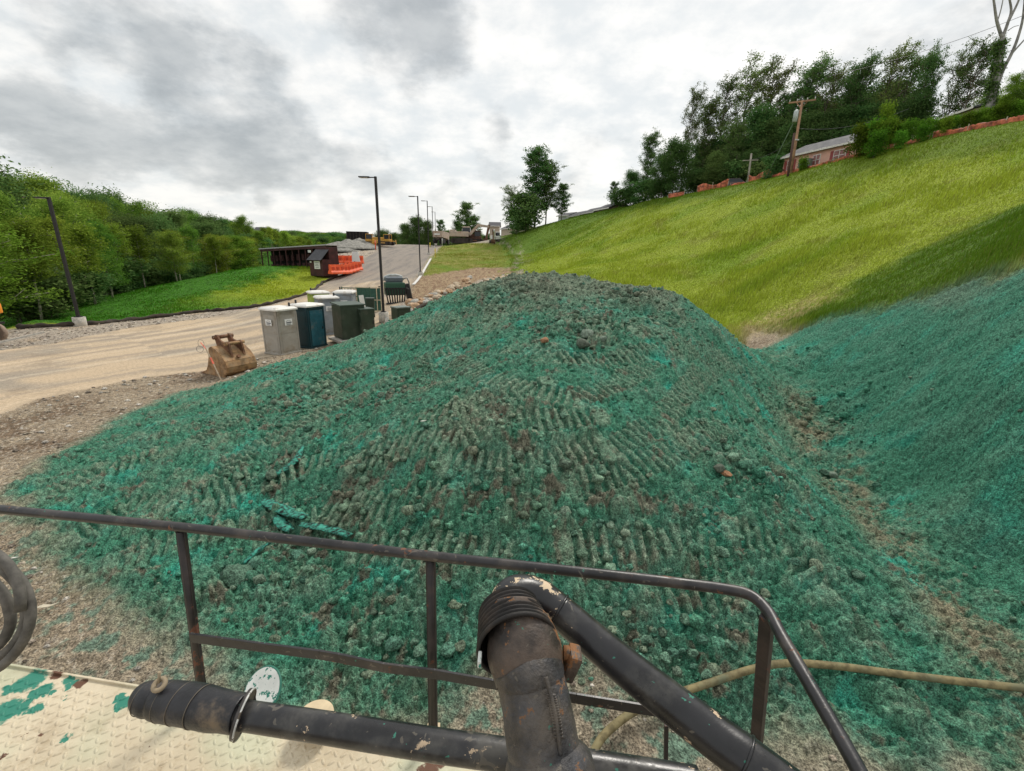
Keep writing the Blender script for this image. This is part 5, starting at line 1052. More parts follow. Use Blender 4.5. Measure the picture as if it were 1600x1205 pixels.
def house(a, b, wh, dep, rise, label, wall, windows=(), name='house', over=.4):
    a = Vector(a); b = Vector(b); d = b-a; dz = d.z; d.z = 0; L = d.length; rz = math.atan2(d.y, d.x)
    root = empty(name, a, rz, label, 'house')
    m = MB(); m.box((L/2, dep/2, wh/2-.6), (L, dep, wh+1.2)); m.build('wall', wall, root)
    m = MB(); m.poly([(-over, -over, wh), (-over, dep/2, wh+rise), (-over, dep+over, wh), (-over, dep+over, wh+.14), (-over, dep/2, wh+rise+.17), (-over, -over, wh+.14)], (L+2*over, 0, 0)); m.build('roof', SLATE, root)
    for x in (0, L-.1): q = MB(); q.poly([(x, 0.01, wh), (x, dep/2, wh+rise-.05), (x, dep-.01, wh)], (.1, 0, 0)); q.build('gable', wall, root)
    m = MB(); m.box((L/2, -over-.03, wh+.03), (L+2*over, .06, .2)); m.build('eave_board', TRIM, root)
    for x, z, w, h, sh in windows:
        m = MB(); m.box((x, -.04, z), (w+.16, .08, h+.16)); f = m.build('window', TRIM, root); m = MB(); m.box((x, -.09, z), (w, .03, h)); m.build('pane', pmat('reddish_pane', (.25, .10, .09), .2), f)
        m = MB(); m.box((x, -.12, z), (.06, .03, h)); m.box((x, -.12, z), (w, .03, .05)); m.build('muntin', TRIM, f)
        if sh:
            for s in (-1, 1): q = MB(); q.box((x+s*(w/2+.3), -.05, z), (.36, .07, h+.16)); q.build('shutter', SHUT, root)
    return root
def houses():
    a = PY(1222, 270, 62); b = PY(1332, 246, 53.5); ez = PY(1221, 248, 62)[2]; a[2] = b[2] = 0; zb = PY(1222, 268, 62)[2]; zb -= .7; a[2] = zb; b[2] = zb
    r = house(a, b, ez-zb, 7, 1.7, 'peach sided bungalow with red shutters and dark roof behind the slope crest', SIDING, [(1.0, ez-zb-.95, .6, 1.0, True), (4.6, ez-zb-.95, .8, 1.0, False), (7.4, ez-zb-.95, 1.3, 1.0, True)])
    m = MB(); m.box((3.6, -.5, 1.0), (1.2, .8, .9)); m.build('porch_screen', pmat('grey_lattice', (.22, .23, .22), .8), r)
    a = PY(1428, 196, 60); b = PY(1518, 184, 52); house((a[0], a[1], a[2]-2.9), (b[0], b[1], a[2]-2.9), 2.4, 6, .7, 'low house with pale flat roofline hidden behind the hedge', TANS)
    a = PY(765, 366, 150); b = PY(780, 366, 150); house(a, b, 2.4, 6, 1.3, 'tiny dark roofed house behind the white digger', TANS)
    a = PY(783, 366, 140); b = PY(806, 360, 132); house(a, b, 1.3, 6, 1.4, 'grey roofed house half sunk behind the left end of the crest', TANS)
    a = PY(872, 348, 125); b = PY(888, 345, 122); house(a, b, 1.5, 5, .9, 'small pale house just right of the tall pair of trees', pmat('pale_siding', (.5, .52, .55), .7))
    for i, (p0, p1, lab) in enumerate([((888, 338), (906, 335), 'leftmost low dark roofed house on the crest skyline'), ((908, 334), (928, 330), 'middle low dark roofed house on the crest skyline'), ((930, 329), (952, 324), 'rightmost low dark roofed house on the crest skyline')]):
        a = PY(p0[0], p0[1]+10, 118-8*i); b = PY(p1[0], p1[1]+10, 112-8*i); house(a, b, 1.2, 5, 1.2, lab, pmat('brown_siding', (.25, .18, .13), .8))
    a = PY(398, 384, 120); b = PY(412, 382, 120); house(a, b, 3.0, 5, 1.5, 'small brown house peeping from the wood above the maroon shelter', pmat('brown_siding', (.25, .18, .13), .8))
houses()
def poles():
    WD = pmat('pole_timber', (.34, .20, .12), .85, 0, .25, 1); WG = pmat('grey_pole_timber', (.30, .28, .23), .85, 0, .2, 1); WR = pmat('cable', (.05, .05, .05), .5); INS = pmat('insulator', (.55, .55, .52), .3)
    b = Vector(PY(1236, 270, 59)); t = Vector(PY(1252, 157, 59)); root = empty('utility_pole', b, 0, 'tall brown utility pole with crossarm and transformer in front of the peach house', 'utility pole')
    d = t-b; d.x *= .6; m = MB(); m.tube([(0, 0, -1), (d.x, 0, d.z)], [.17, .12], 12); m.build('pole', WD, root)
    arm = Vector((math.cos(-.5), math.sin(-.5), 0)); c = Vector((d.x, 0, d.z-.1)); m = MB(); m.bar(c-arm*1.35, c+arm*1.35, .14, .16); m.bar(c-arm*.6, c-Vector((0, 0, .7)), .07); m.bar(c+arm*.6, c-Vector((0, 0, .7)), .07); m.build('crossarm', WD, root)
    for s in (-1.25, -.5, .5, 1.25): q = MB(); q.tube([c+arm*s+Vector((0, 0, .08)), c+arm*s+Vector((0, 0, .32))], .05, 8); q.build('insulator', INS, root)
    c2 = Vector((d.x*.85, 0, d.z*.8))-arm*.42; m = MB(); m.tube([c2-Vector((0, 0, .65)), c2+Vector((0, 0, .5)), c2+Vector((0, 0, .6))], [.26, .26, .16], 14); m.build('transformer', pmat('transformer_grey', (.45, .5, .5), .4), root)
    m = MB(); m.box((d.x*.45, -.2, d.z*.46), (.4, .12, .12)); m.build('bracket', INS, root)
    g = Vector(PY(1190, 292, 62)); m = MB(); m.tube([c2-Vector((0, 0, .4)), g-b], .04, 6); m.build('guy_wire', pmat('guy_green', (.10, .16, .09), .6), root)
    b2 = Vector(PY(1231, 276, 56)); t2 = Vector(PY(1240, 208, 56)); m = MB(); m.tube([(0, 0, -1), ((t2-b2).x*.6, 0, (t2-b2).z)], [.14, .11], 10); o = m.build('stub_pole', pmat('dark_pole', (.09, .05, .04), .85), None, b2); tag(o, 'shorter dark pole standing just left of the tall utility pole', 'pole')
    b3 = Vector(PY(1168, 290, 72)); t3 = Vector(PY(1173, 240, 72)); root3 = empty('utility_pole', b3, 0, 'small pale grey utility pole with short crossarm near the parked cars', 'utility pole'); d3 = t3-b3
    m = MB(); m.tube([(0, 0, -1), (d3.x*.6, 0, d3.z)], [.16, .12], 10); m.build('pole', WG, root3); m = MB(); m.bar((d3.x*.6-1, .3, d3.z-.9), (d3.x*.6+1, -.3, d3.z-.9), .12); m.build('crossarm', WG, root3)
    def wire(a, c, sag, lab):
        a, c = Vector(a), Vector(c); m = MB(); m.tube([(a.lerp(c, i/12)-a)-Vector((0, 0, sag*4*(i/12)*(1-i/12))) for i in range(13)], .022, 5); o = m.build('overhead_cable', WR, None, a); tag(o, lab, 'cable')
    top = b+c; wire(b+Vector((d.x*.7, 0, d.z*.62)), PY(1420, 170, 62), .8, 'overhead cable running right from the tall utility pole across the dark trees')
    wire(b3+Vector((d3.x*.6, 0, d3.z-.8)), b+Vector((d.x*.5, 0, d.z*.5)), .5, 'overhead cable between the small and the tall utility pole')
    wire(PY(1290, 120, 60), PY(1610, 20, 50), .5, 'thin overhead cable crossing the sky above the wind blown trees')
poles()
def fences():
    OF = pmat('orange_netting', (.42, .12, .06), .7, 0, .45, 2); PO = pmat('fence_stake', (.45, .4, .3), .8)
    segs = [([(1043, 316, 76), (1055, 313, 75), (1068, 310, 74)], .7, 'short low orange net fence at the foot of the big round tree'), ([(1088, 306, 72), (1100, 302, 71), (1112, 299, 71), (1125, 298, 70), (1136, 297, 70)], 1.0, 'sagging orange net fence left of the parked cars'), ([(1140, 296, 70), (1152, 293, 69), (1165, 289, 68)], .35, 'trampled strip of orange netting below the parked cars'),
            ([(1168, 288, 68), (1180, 286, 67), (1190, 284, 66), (1202, 281, 65)], 1.1, 'orange net fence right of the small grey utility pole'), ([(1205, 281, 63), (1225, 277, 60), (1250, 272, 58), (1275, 267, 55), (1300, 260, 53), (1330, 250, 51), (1345, 245, 50)], .5, 'long low orange net fence in front of the peach house'),
            ([(1350, 243, 50), (1370, 239, 49), (1395, 234, 48), (1420, 229, 46.5), (1450, 221, 45)], .45, 'orange net fence along the foot of the hedge'), ([(1455, 220, 45), (1480, 213, 43.5), (1510, 207, 42), (1540, 200, 40.5), (1570, 194, 39), (1605, 188, 37.5), (1660, 182, 36)], .55, 'orange net fence at the right end of the crest')]
    rnd = random.Random(9)
    for pts, h, lab in segs:
        P = []
        for px, py, y in pts: p = PY(px, py, y); P.append((p[0], p[1], ground(p[0], p[1])))
        C = cr(P, 8); o0 = Vector(P[0]); root = empty('safety_fence', o0, 0, lab, 'safety fence'); vs = []; fs = []
        for i, c in enumerate(C):
            g = ground(c[0], c[1]); hh = h*(.9+.45*float(perlin(np.array([i*.08+h*9]), np.array([h]), 3)[0]))+rnd.uniform(-.05, .05)
            for k in range(5): vs.append((c[0]-o0.x+.04*math.sin(i*.7+k), c[1]-o0.y+.04*math.cos(i*.6+k*.8), g-o0.z-.05+hh*k/4))
            if i:
                for k in range(4): fs.append((i*5-5+k, i*5+k, i*5+k+1, i*5-4+k))
        o = link('netting', np_mesh('netting', np.array(vs), np.array(fs)), OF, root); md = o.modifiers.new('s', 'SOLIDIFY'); md.thickness = .02
        for p in P[::2]: q = MB(); x, y = p[0]-o0.x, p[1]-o0.y; q.bar((x, y, p[2]-o0.z-.3), (x+.05, y, p[2]-o0.z+h*1.05), .05, .05); q.build('stake', PO, root)
fences()
def cars():
    def car(p, rz, paint, label):
        root = empty('parked_car', p, rz, label, 'car', 'cars parked behind the crest'); m = MB()
        m.poly([(-2.2, -.88, .35), (2.2, -.88, .35), (2.25, -.88, .75), (1.3, -.88, .92), (-1.6, -.88, 1.0), (-2.25, -.88, .95)], (0, 1.76, 0)); m.build('body', paint, root)
        m = MB(); m.poly([(-1.9, -.78, .95), (1.2, -.78, .9), (.5, -.78, 1.42), (-1.3, -.78, 1.45)], (0, 1.56, 0)); m.build('cabin_glass', GLS, root)
        m = MB(); m.box((-.4, 0, 1.46), (1.7, 1.5, .06), None, .02); m.build('roof', paint, root)
        for x in (-1.4, 1.4):
            for y in (-.85, .85): q = MB(); q.tube([(x, y-.1, .33), (x, y+.1, .33)], .33, 16); q.build('wheel', DARKP, root)
    WP = pmat('white_car_paint', (.7, .7, .7), .25); DP = pmat('dark_car_paint', (.10, .07, .07), .25)
    p = PY(1150, 290, 77); car((p[0], p[1], ground(p[0], p[1])), R_(-25), DP, 'dark parked car with pale windscreen behind the crest, left of the pale one')
    p = PY(1162, 288, 80); car((p[0], p[1], ground(p[0], p[1])), R_(60), WP, 'white parked car seen end on beside the small grey utility pole')
cars()
# ------------------------------------------------------------ trees, shrubs, grass
def leaf_mat(name, base, tint, rand=.38, trans=.3):
    m = bpy.data.materials.new(name); m.use_nodes = True; t = NT(m.node_tree); t.n.clear()
    out = t.node('ShaderNodeOutputMaterial'); at = t.node('ShaderNodeAttribute', attribute_name='tone'); oi = t.node('ShaderNodeObjectInfo')
    c = t.mix(at.outputs['Fac'], tuple(base), tuple(tint)); c = t.mix(1.0, c, t.math('ADD', t.math('MULTIPLY', oi.outputs['Random'], 2*rand), 1-rand), 'MULTIPLY')
    h = t.node('ShaderNodeHueSaturation'); t.link(c, h.inputs['Color']); t.link(t.math('ADD', t.math('MULTIPLY', t.math('FRACT', t.math('MULTIPLY', oi.outputs['Random'], 7.31)), .05), .475), h.inputs['Hue'])
    d = t.node('ShaderNodeBsdfDiffuse'); tr = t.node('ShaderNodeBsdfTranslucent'); t.link(h.outputs[0], d.inputs[0]); t.link(h.outputs[0], tr.inputs[0])
    mx = t.node('ShaderNodeMixShader'); mx.inputs[0].default_value = trans; t.link(d.outputs[0], mx.inputs[1]); t.link(tr.outputs[0], mx.inputs[2]); t.link(mx.outputs[0], out.inputs[0]); return m
BARK = pmat('bark', (.14, .115, .09), .95, 0, .3, 2); BARKP = pmat('pale_bark', (.27, .25, .19), .9, 0, .3, 2); BARKG = pmat('grey_dead_bark', (.26, .25, .24), .9, 0, .3, 2)
LF = [leaf_mat('forest_leaves', (.075, .16, .022), (.25, .37, .06)), leaf_mat('bright_leaves', (.12, .20, .02), (.30, .40, .06)), leaf_mat('dark_leaves', (.06, .14, .04), (.165, .26, .08), .28), leaf_mat('olive_leaves', (.075, .125, .035), (.19, .26, .08)), leaf_mat('hedge_leaves', (.05, .12, .01), (.16, .28, .03))]
def leaves(C, rc, n, ls, rnd, flat=.65, wind=0.):
    k = rnd.randint(0, len(C), n); P = C[k]+rnd.normal(0, 1, (n, 3))*rc*np.array([1, 1, flat]); 
    a = rnd.normal(0, 1, (n, 3)); a /= np.linalg.norm(a, axis=1)[:, None]; a[:, 2] *= .6
    if wind: a[:, 0] += wind; 
    a /= np.linalg.norm(a, axis=1)[:, None]; b = rnd.normal(0, 1, (n, 3)); b -= a*(a*b).sum(1)[:, None]; b /= np.linalg.norm(b, axis=1)[:, None]
    s = ls*rnd.uniform(.6, 1.4, n)[:, None]; V = np.stack([P-a*s, P+b*s*.5, P+a*s, P-b*s*.5], 1).reshape(-1, 3)
    tn = rnd.random(len(C))[k]*.7+rnd.random(n)*.45-.1; return V, np.repeat(np.clip(tn, 0, 1), 4)
def tree_meshes(seed, H, cb, R, n, ls, rc, limbs, shape='round', lean=0., sparse=0., tr=.012, wind=0.):
    rnd = np.random.RandomState(seed); r0 = H*tr; mb = MB()
    T = [np.array([0, 0, -.5])]; off = np.zeros(2)
    for i in range(1, 8): off = off+rnd.normal(0, H*.007, 2)+[lean*H*.02*i*.35, 0]; T.append(np.array([off[0], off[1], H*.97*i/7]))
    mb.tube([tuple(p) for p in T], [max(r0*(1-.88*i/7), .02) for i in range(8)], 7)
    def at(t): f = t*7; i = min(int(f), 6); return T[i]+(T[i+1]-T[i])*(f-i)
    C = []
    NS = 6 if sparse else 3
    for k in range(limbs):
        t = cb+(.97-cb)*(k+rnd.random())/limbs; u = (t-cb)/(1-cb)
        pf = {'round': math.sqrt(max(1-(2*u-.85)**2/1.45, .05)), 'tall': (.55+.6*u)*(1.15-u)**.5*1.2, 'vase': .35+.75*u-.35*u**3, 'cone': 1.1-u}[shape]
        L = R*pf*rnd.uniform(.65, 1.15); a = k*2.4+rnd.uniform(-.5, .5); el = rnd.uniform(.15, .8)+.5*u
        d = np.array([math.cos(a)*math.cos(el)+wind*.3, math.sin(a)*math.cos(el), math.sin(el)]); p = at(t); pts = [p]
        for j in range(1, 5): d = d+rnd.normal(0, .16, 3)+[wind*.08, 0, .04]; p = p+d/np.linalg.norm(d)*L/4; pts.append(p)
        mb.tube([tuple(q) for q in pts], [max(r0*.42*(1-u*.5)*(1-.2*j), .015) for j in range(5)], 5); C += [pts[3], pts[4]]+([pts[2]] if sparse < .5 else [])
        for q in range(NS):
            b = pts[1+q % 4]; e = rnd.normal(0, 1, 3); e[2] = abs(e[2])*.6; e /= np.linalg.norm(e); e = b+(e+d*.5)*L*.32; mb.tube([tuple(b), tuple((b+e)/2+rnd.normal(0, .05*L, 3)), tuple(e)], [max(r0*.2, .012)]*3, 4); C.append(e)
    C.append(at(.97)); C = np.array(C); V, tn = leaves(C, rc, n, ls, rnd, wind=wind); V[:, 2] = np.maximum(V[:, 2], .3)
    me = np_mesh('crown', V, np.arange(len(V)).reshape(-1, 4), True, attrs={'tone': tn}); bm = mb.bm; tm = bpy.data.meshes.new('trunk'); bm.to_mesh(tm); bm.free(); return tm, me, H
PROTO = {}
def proto(key, lf, bark, **kw):
    tm, me, H = tree_meshes(**kw); tm.materials.append(bark); me.materials.append(LF[lf]); PROTO.setdefault(key, []).append((tm, me, H))
for s in range(3): proto('forest', 0, BARKP, seed=10+s, H=16, cb=.2, R=4.0, n=20000, ls=.12, rc=.6, limbs=26, shape='round', tr=.011)
for s in range(2): proto('bright', 1, BARKP, seed=20+s, H=15, cb=.16, R=4.0, n=20000, ls=.12, rc=.6, limbs=26, shape='round', tr=.011)
for s in range(2): proto('slim', 1, BARKP, seed=30+s, H=15, cb=.45, R=2.2, n=6500, ls=.14, rc=.5, limbs=18, shape='tall', sparse=.6, tr=.009)
for s in range(2): proto('dark', 2, BARK, seed=40+s, H=14, cb=.1, R=4.6, n=24000, ls=.16, rc=.8, limbs=34, shape='round')
for s in range(3): proto('airy', 3, BARK, seed=50+s, H=18, cb=.3, R=4.6, n=10500, ls=.115, rc=.33, limbs=30, shape='tall', sparse=1, lean=.25, wind=.9)
for s in range(2): proto('airydark', 2, BARK, seed=60+s, H=17, cb=.2, R=4.3, n=19000, ls=.125, rc=.38, limbs=36, shape='tall', sparse=.4, wind=.5)
for s in range(2): proto('twin', 2, BARK, seed=70+s, H=17, cb=.22, R=4.4, n=14000, ls=.17, rc=.38, limbs=34, shape='tall', sparse=.5)
for s in range(2): proto('shrub', 4, BARK, seed=80+s, H=2.6, cb=.05, R=1.7, n=3800, ls=.12, rc=.35, limbs=16, shape='round', tr=.014)
for s in range(2): proto('darkshrub', 2, BARK, seed=90+s, H=3.2, cb=.05, R=2.2, n=4200, ls=.14, rc=.4, limbs=16, shape='round', tr=.014)
TR = random.Random(77)
def plant(key, x, y, H, label, group=None, w=1., z=None, name='tree', lean=0., rz=None, cat='tree'):
    tm, me, h0 = PROTO[key][TR.randrange(len(PROTO[key]))]; z = ground(x, y) if z is None else z; s = H/h0
    root = empty(name, (x, y, z), TR.uniform(0, 6.28) if rz is None else rz, label, cat, group); root.scale = (s*w, s*w, s)
    if lean: root.rotation_euler.y = lean
    a = bpy.data.objects.new('trunk', tm); COL.objects.link(a); a.parent = root; b = bpy.data.objects.new('crown', me); COL.objects.link(b); b.parent = root; return root
def wood():
    line = [(-60, 522, 27), (0, 512, 31), (60, 505, 34), (110, 497, 38), (150, 487, 42), (200, 470, 50), (240, 455, 55), (310, 437, 62), (370, 425, 74), (400, 410, 86), (430, 400, 104), (480, 394, 128), (545, 386, 165)]
    L = [PY(*p)[:2] for p in line]; pts = []; tries = 0
    seg = np.cumsum([0]+[np.linalg.norm(L[i+1]-L[i]) for i in range(len(L)-1)])
    while len(pts) < 215 and tries < 9000:
        tries += 1; s = TR.random()*seg[-1]; i = max(0, int(np.searchsorted(seg, s))-1); f = (s-seg[i])/(seg[i+1]-seg[i]); p = L[i]+(L[i+1]-L[i])*f
        k = 1.0+(0 if tries < 700 else TR.random()**1.2*1.5); k += TR.uniform(0, .05); q = p*k
        md = 3.0 if k < 1.06 else 5.2
        if any((q[0]-a)**2+(q[1]-b)**2 < md*md for a, b, *_ in pts): continue
        pts.append((q[0], q[1], k, p))
    for x, y, k, p in pts:
        d = math.hypot(x, y); gz = ground(x, y)
        px = 800+696*(x/y)*.96
        if k < 1.06:
            key = TR.choice(['slim', 'slim', 'bright', 'forest', 'slim']); H = TR.uniform(9.5, 13.5)*(1.0 if d < 75 else .9)
        else: key = TR.choice(['forest', 'forest', 'bright', 'dark']) ; H = TR.uniform(14, 17)
        # the canopy skyline falls from left to right
        u = min(max((k-1)/.8, 0), 1); az = math.degrees(math.atan2(x, y)); top = 4.9+d*np.interp(az, [-46.8, -44.2, -41.2, -38, -34.3, -31.7, -28.9, -26.5, -23.9, -21.3, -18.5], [.1, .0915, .0835, .0714, .0618, .0508, .0399, .036, .0342, .0298, .024])*(.42+.54*u**.7)*TR.uniform(.8, 1.04)
        H = min(max(top-gz, 5.5 if k < 1.06 else 8), 21)
        lab = {'slim': ('slender bright green tree with bare pale trunk at the front edge of the wood', 'slender trees along the edge of the wood'), 'bright': ('full yellow green tree in the wood left of the road', 'yellow green trees of the wood'), 'forest': ('mid green broadleaf tree in the wood left of the road', 'mid green trees of the wood'), 'dark': ('dark green dense tree in the wood left of the road', 'dark green trees of the wood')}[key]
        plant(key, x, y, H, lab[0], lab[1], w=TR.uniform(.85, 1.35)*(1.3 if H < 9 else 1), z=gz-.3, name='forest_tree')
    for i in range(46):          # undergrowth in the shade of the edge
        s = TR.random(); s = s*seg[-1]*.75; j = max(0, int(np.searchsorted(seg, s))-1); f = (s-seg[j])/(seg[j+1]-seg[j]); p = (L[j]+(L[j+1]-L[j])*f)*TR.uniform(1.04, 1.2)
        plant('darkshrub', p[0], p[1], TR.uniform(1.8, 3.6), 'dark undergrowth shrub between the trunks of the wood', 'undergrowth shrubs of the wood', w=1.4, name='shrub', cat='shrub')
wood()
def spot(px, top, yd, key, w, label, base=None, name='tree', lean=0., rz=None, group=None, cat='tree'):
    p = PY(px, top, yd); gz = ground(p[0], p[1]); h0 = PROTO[key][0][2]; H = p[2]-gz
    plant(key, p[0], p[1], max(H*(.96 if 'airy' in key else .93 if key == 'dark' else 1), 1.2), label, group, w=w, z=gz-.2, name=name, lean=lean, rz=rz, cat=cat)
def crest_trees():
    for a in [(962, 285, 100, 'twin', 1.0, 'small thin tree alone on the skyline left of the dark cluster'), (990, 268, 92, 'dark', 1.0, 'small drooping dark tree at the left end of the crest cluster'), (976, 300, 94, 'darkshrub', 1.6, 'low dark bush at the left end of the crest cluster'),
              (1018, 208, 90, 'airydark', .9, 'loose leafed tree rising at the left end of the crest cluster'), (1060, 222, 80, 'dark', 1.25, 'big round dark tree standing in front of the crest cluster'), (1040, 240, 82, 'dark', 1.1, 'dark tree just left of the big round one'),
              (1083, 138, 92, 'airy', .62, 'tall thin airy tree behind the big round dark one'), (1112, 155, 88, 'airydark', .8, 'dark leafy tree between two airy ones above the parked cars'), (1135, 118, 92, 'airy', .8, 'tall airy tree leaning right above the left orange fence'),
              (1170, 98, 90, 'airy', .9, 'tallest airy tree of the left half of the crest cluster'), (1205, 102, 88, 'airy', .85, 'wind blown airy tree left of the tall utility pole'), (1195, 170, 84, 'dark', 1.0, 'dark round tree behind the small utility pole'), (1150, 190, 82, 'airydark', 1.1, 'dark loose tree above the parked cars'),
              (1240, 140, 84, 'airydark', 1.0, 'dark tree just behind the head of the tall utility pole'), (1275, 98, 82, 'airydark', .9, 'high dark tree right of the tall utility pole'), (1300, 102, 80, 'airy', .9, 'airy tree above the middle of the peach house roof'), (1335, 115, 76, 'airydark', .8, 'narrow dark tree above the right end of the peach house'),
              (1352, 92, 74, 'airydark', .8, 'upright tree above the left end of the hedge'), (1390, 76, 72, 'airy', .95, 'high airy tree with visible limbs above the hedge'), (1425, 84, 70, 'airy', .9, 'airy tree left of the pair of bent dark trees'), (1462, 78, 66, 'airydark', .62, 'bent dark crowned tree on a bare stem above the pale roofline'),
              (1505, 72, 64, 'airy', .8, 'leaning olive tree on twisted bare stems'), (1535, 62, 62, 'airy', .9, 'olive tree leaning right just left of the dead tree')]:
        spot(*a, rz=TR.uniform(-.6, .6), name='crest_tree')
    for i, (px, top, yd) in enumerate([(1100, 225, 90), (1130, 215, 88), (1165, 215, 86), (1215, 190, 82), (1245, 195, 78), (1270, 180, 77), (1300, 178, 76), (1330, 172, 74), (1360, 168, 72), (1390, 165, 70), (1415, 160, 69), (1440, 155, 66), (1230, 175, 90), (1290, 160, 86), (1345, 150, 82), (1380, 140, 80), (1120, 240, 80), (1180, 235, 78)]):
        spot(px, top, yd, 'dark', 1.15, 'dense dark tree filling the lower part of the crest wood', group='dense dark trees of the crest wood', name='crest_tree')
    for i, (px, top, yd) in enumerate([(1590, 118, 46), (1620, 105, 44), (1575, 150, 50), (1550, 150, 56), (1605, 130, 52)]):
        spot(px, top, yd, ['bright', 'forest'][i % 2], 1.1, 'leafy green tree at the right frame edge behind the dead tree', group='green trees at the right edge', name='crest_tree')
    for i, (px, top, yd) in enumerate([(1350, 205, 50), (1366, 200, 50), (1385, 197, 49), (1402, 196, 49), (1420, 196, 48), (1440, 193, 47), (1458, 190, 46.5), (1475, 188, 46), (1494, 184, 45), (1512, 180, 44), (1530, 176, 44), (1548, 172, 43), (1565, 168, 42.5), (1582, 165, 42), (1600, 160, 41.5), (1372, 212, 47), (1410, 208, 46), (1445, 203, 45), (1480, 197, 44)]):
        spot(px, top, yd, 'shrub', .75, 'leafy bright green shrub of the hedge above the orange fence', group='hedge shrubs along the crest', name='hedge_shrub', cat='shrub')
    spot(1388, 176, 50, 'shrub', .35, 'tall light green sapling rising from the left end of the hedge', name='sapling', cat='shrub')
    spot(1212, 250, 63, 'darkshrub', 1.2, 'dark shrub at the left corner of the peach house', name='shrub', cat='shrub'); spot(1255, 262, 57, 'shrub', .9, 'small green bush in front of the peach house wall', name='shrub', cat='shrub')
    for px, top, yd, w in [(1008, 290, 88, 1.5), (1030, 288, 84, 1.5), (1090, 275, 84, 1.5), (1120, 272, 80, 1.5), (1185, 262, 76, 1.5), (1150, 262, 80, 1.4)]: spot(px, top, yd, 'darkshrub', w, 'dark low bush under the crest wood', group='low bushes under the crest wood', name='shrub', cat='shrub')
    # middle distance
    for a in [(838, 240, 112, 'twin', 1.15, 'tall dark tree of the pair standing alone on the crest skyline'), (856, 258, 113, 'twin', 1.1, 'second tall tree right behind the tallest of the skyline pair'), (880, 290, 114, 'twin', 1.3, 'lower right tree of the group on the crest skyline'), (802, 290, 110, 'airy', 1.1, 'thin tree with sparse crown leaning left of the skyline pair'),
              (822, 315, 108, 'darkshrub', 1.1, 'dark bushy tree at the foot of the skyline pair'), (808, 335, 107, 'darkshrub', 1.1, 'low dark bush left of the skyline pair'), (728, 320, 150, 'twin', 1.3, 'dark tree alone behind the far machine row'), (742, 340, 152, 'twin', 1.3, 'lower dark tree beside the one behind the machine row'),
              (716, 345, 152, 'dark', .8, 'small dark tree left of the one behind the machine row'), (652, 340, 152, 'dark', 1.1, 'largest round dark tree at the end of the road'), (634, 350, 152, 'dark', 1.1, 'round dark tree left of the largest at the end of the road'), (668, 346, 150, 'dark', 1.0, 'round dark tree right of the largest at the end of the road'), (616, 364, 155, 'dark', 1.2, 'small dark tree left at the end of the road'),
              (596, 360, 160, 'dark', 1.2, 'small dark tree rising behind the bulldozers'), (687, 345, 150, 'twin', .9, 'pale thin tree between road lamps and machine row')]: spot(*a, name='far_tree')
    for i in range(20):
        px = 605+i*11+TR.uniform(-3, 3); spot(px, TR.uniform(362, 370)-(4 if 700 < px < 750 else 0), TR.uniform(165, 185), 'dark', 1.5, 'low dark tree of the distant belt behind the hill crest', group='distant tree belt', name='far_tree')
    for i in range(9):
        px = 545-i*12; spot(px, 374-i*.6, TR.uniform(165, 190), TR.choice(['forest', 'dark']), 1.4, 'distant rounded tree left of the gravel piles', group='distant trees left of the gravel piles', name='far_tree')
crest_trees()
def dead_tree():
    b = Vector(PY(1546, 178, 46)); root = empty('dead_tree', b, 0, 'bare dead tree with ivy on its trunk at the right top of the slope', 'tree'); D = lambda px, py, y=46: Vector(PY(px, py, y))-b
    m = MB()
    for pts, r in [([(1543, 190), (1550, 150), (1557, 110), (1563, 75), (1566, 60)], (.34, .24)), ([(1566, 60), (1558, 35), (1554, 10), (1550, -20)], (.13, .06)), ([(1566, 60), (1575, 35), (1580, 15), (1574, -15)], (.13, .06)), ([(1575, 35), (1590, 5), (1598, -20)], (.1, .05)), ([(1550, 160), (1565, 115), (1580, 85), (1590, 60), (1598, 30), (1602, -10)], (.15, .07)), ([(1580, 85), (1598, 65), (1612, 50)], (.08, .04)), ([(1558, 35), (1564, 15), (1568, -5)], (.05, .03)), ([(1575, 48), (1584, 42), (1592, 40)], (.04, .02)), ([(1563, 90), (1574, 82), (1582, 78)], (.03, .02))]:
        P = [tuple(D(*p)) for p in pts]; C = cr(P, 4); n = len(C); m.tube([tuple(c) for c in C], [r[0]+(r[1]-r[0])*i/(n-1) for i in range(n)], 8)
    m.build('trunk', BARKG, root); rnd = np.random.RandomState(5); C = np.array([tuple(D(1546+18*t+rnd.normal()*2, 160-95*t)) for t in rnd.random(60)]); V, tn = leaves(C, .2, 4200, .1, rnd); me = np_mesh('ivy', V, np.arange(len(V)).reshape(-1, 4), True, attrs={'tone': tn}); link('ivy', me, LF[2], root)
dead_tree()
def blade_mat():
    m = bpy.data.materials.new('grass_blades'); m.use_nodes = True; t = NT(m.node_tree); t.n.clear(); out = t.node('ShaderNodeOutputMaterial'); at = t.node('ShaderNodeAttribute', attribute_name='alb')
    d = t.node('ShaderNodeBsdfDiffuse'); tr = t.node('ShaderNodeBsdfTranslucent'); t.link(at.outputs['Color'], d.inputs[0]); t.link(at.outputs['Color'], tr.inputs[0]); mx = t.node('ShaderNodeMixShader'); mx.inputs[0].default_value = .45; t.link(d.outputs[0], mx.inputs[1]); t.link(tr.outputs[0], mx.inputs[2]); t.link(mx.outputs[0], out.inputs[0]); return m
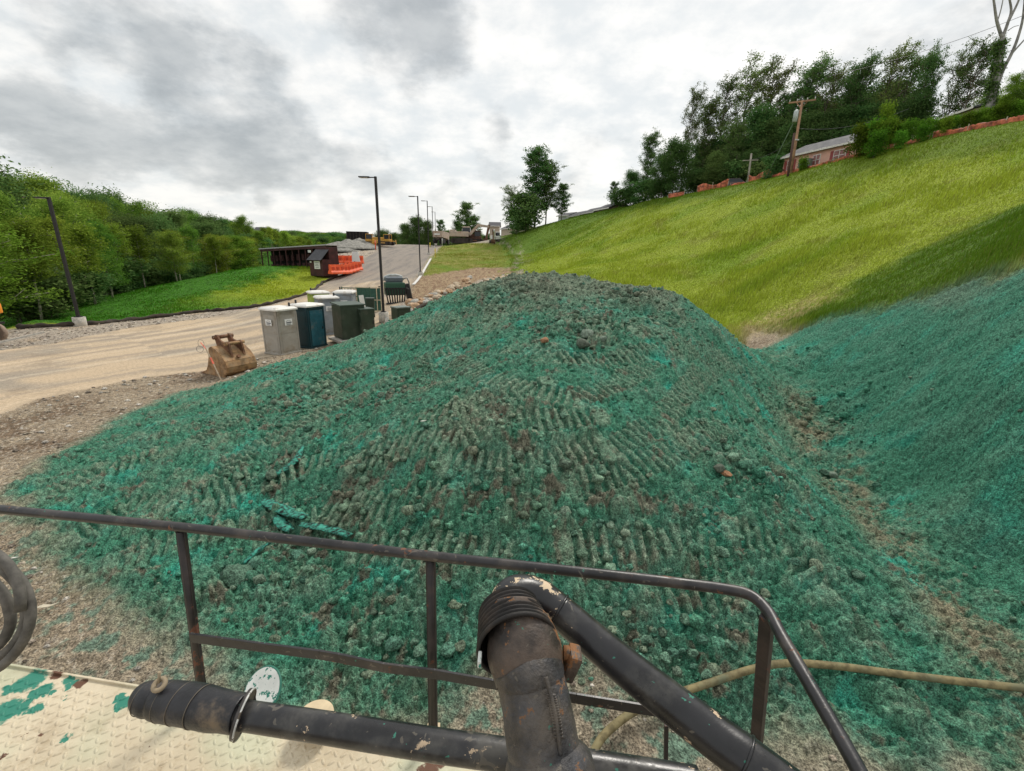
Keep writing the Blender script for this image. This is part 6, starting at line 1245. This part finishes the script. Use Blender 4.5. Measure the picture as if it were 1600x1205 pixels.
def grass():
    BM = blade_mat(); rnd = np.random.RandomState(6)
    def field(name, lab, n, az0, az1, r0, r1, zone, hmin, hmax, wk):
        a = np.radians(rnd.uniform(az0, az1, n)); r = np.exp(rnd.uniform(math.log(r0), math.log(r1), n)); x = r*np.sin(a); y = r*np.cos(a); f = fields(x, y); dm, dr, dl, dw, dso, ds = f[3:9]
        k = {'slope': (ds > -.2) & (dm < .25) & (dr < 0), 'left': (dl > .1) & (dr < 0), 'lawn': (dw > 0) & (dr < 0) & (ds < 0)}[zone]; k &= rnd.random(n) < np.clip(.8+fbm(x*.7, y*.7, 201, 3), .25, 1)
        x, y, r = x[k], y[k], r[k]; f = [q[k] for q in f]; n = len(x); h, mg, bk, cl, tr, rid, L = relief(x, y, f[1], *f[3:]); z = f[0]+h; alb = albedo(x, y, f[0], f[1], f[2], *f[3:], mg, bk, cl, tr, rid, L)
        tall = np.clip(.6+fbm(x*.15, y*.15, 202, 3)*1.2, .35, 1.3); H = rnd.uniform(hmin, hmax, n)*tall; th = rnd.uniform(0, np.pi*2, n); w = wk*r*rnd.uniform(.6, 1.3, n)
        lx = rnd.normal(.12, .14, n)*H+.06*H; ly = rnd.normal(0, .14, n)*H; P = np.stack([x, y, z-.02], -1); D = np.stack([np.cos(th)*w, np.sin(th)*w, np.zeros(n)], -1)
        V = np.stack([P-D, P+D, P+np.stack([lx, ly, H], -1)], 1).reshape(-1, 3); c = alb*rnd.uniform(1.0, 1.75, n)[:, None]; dry = rnd.random(n) < .08; c[dry] = c[dry]*.4+np.array([.2, .17, .06])*.6; c = np.clip(c, 0, .5)
        C3 = np.repeat(c, 3, 0); me = np_mesh(name, V, np.arange(len(V)).reshape(-1, 3), True, colors={'alb': C3}); tag(link(name, me, BM), lab, 'grass', kind='stuff')
    field('slope_grass', 'tall yellow green grass covering the slope on the right', 560000, -6, 56, 15, 120, 'slope', .16, .46, .00062)
    field('berm_grass', 'short dark green grass on the berm left of the road', 200000, -62, -20, 24, 95, 'left', .08, .22, .0008)
    field('lawn_grass', 'patchy short grass on the flat lawn beside the far road', 60000, -18, 4, 45, 115, 'lawn', .05, .16, .0011)
grass()
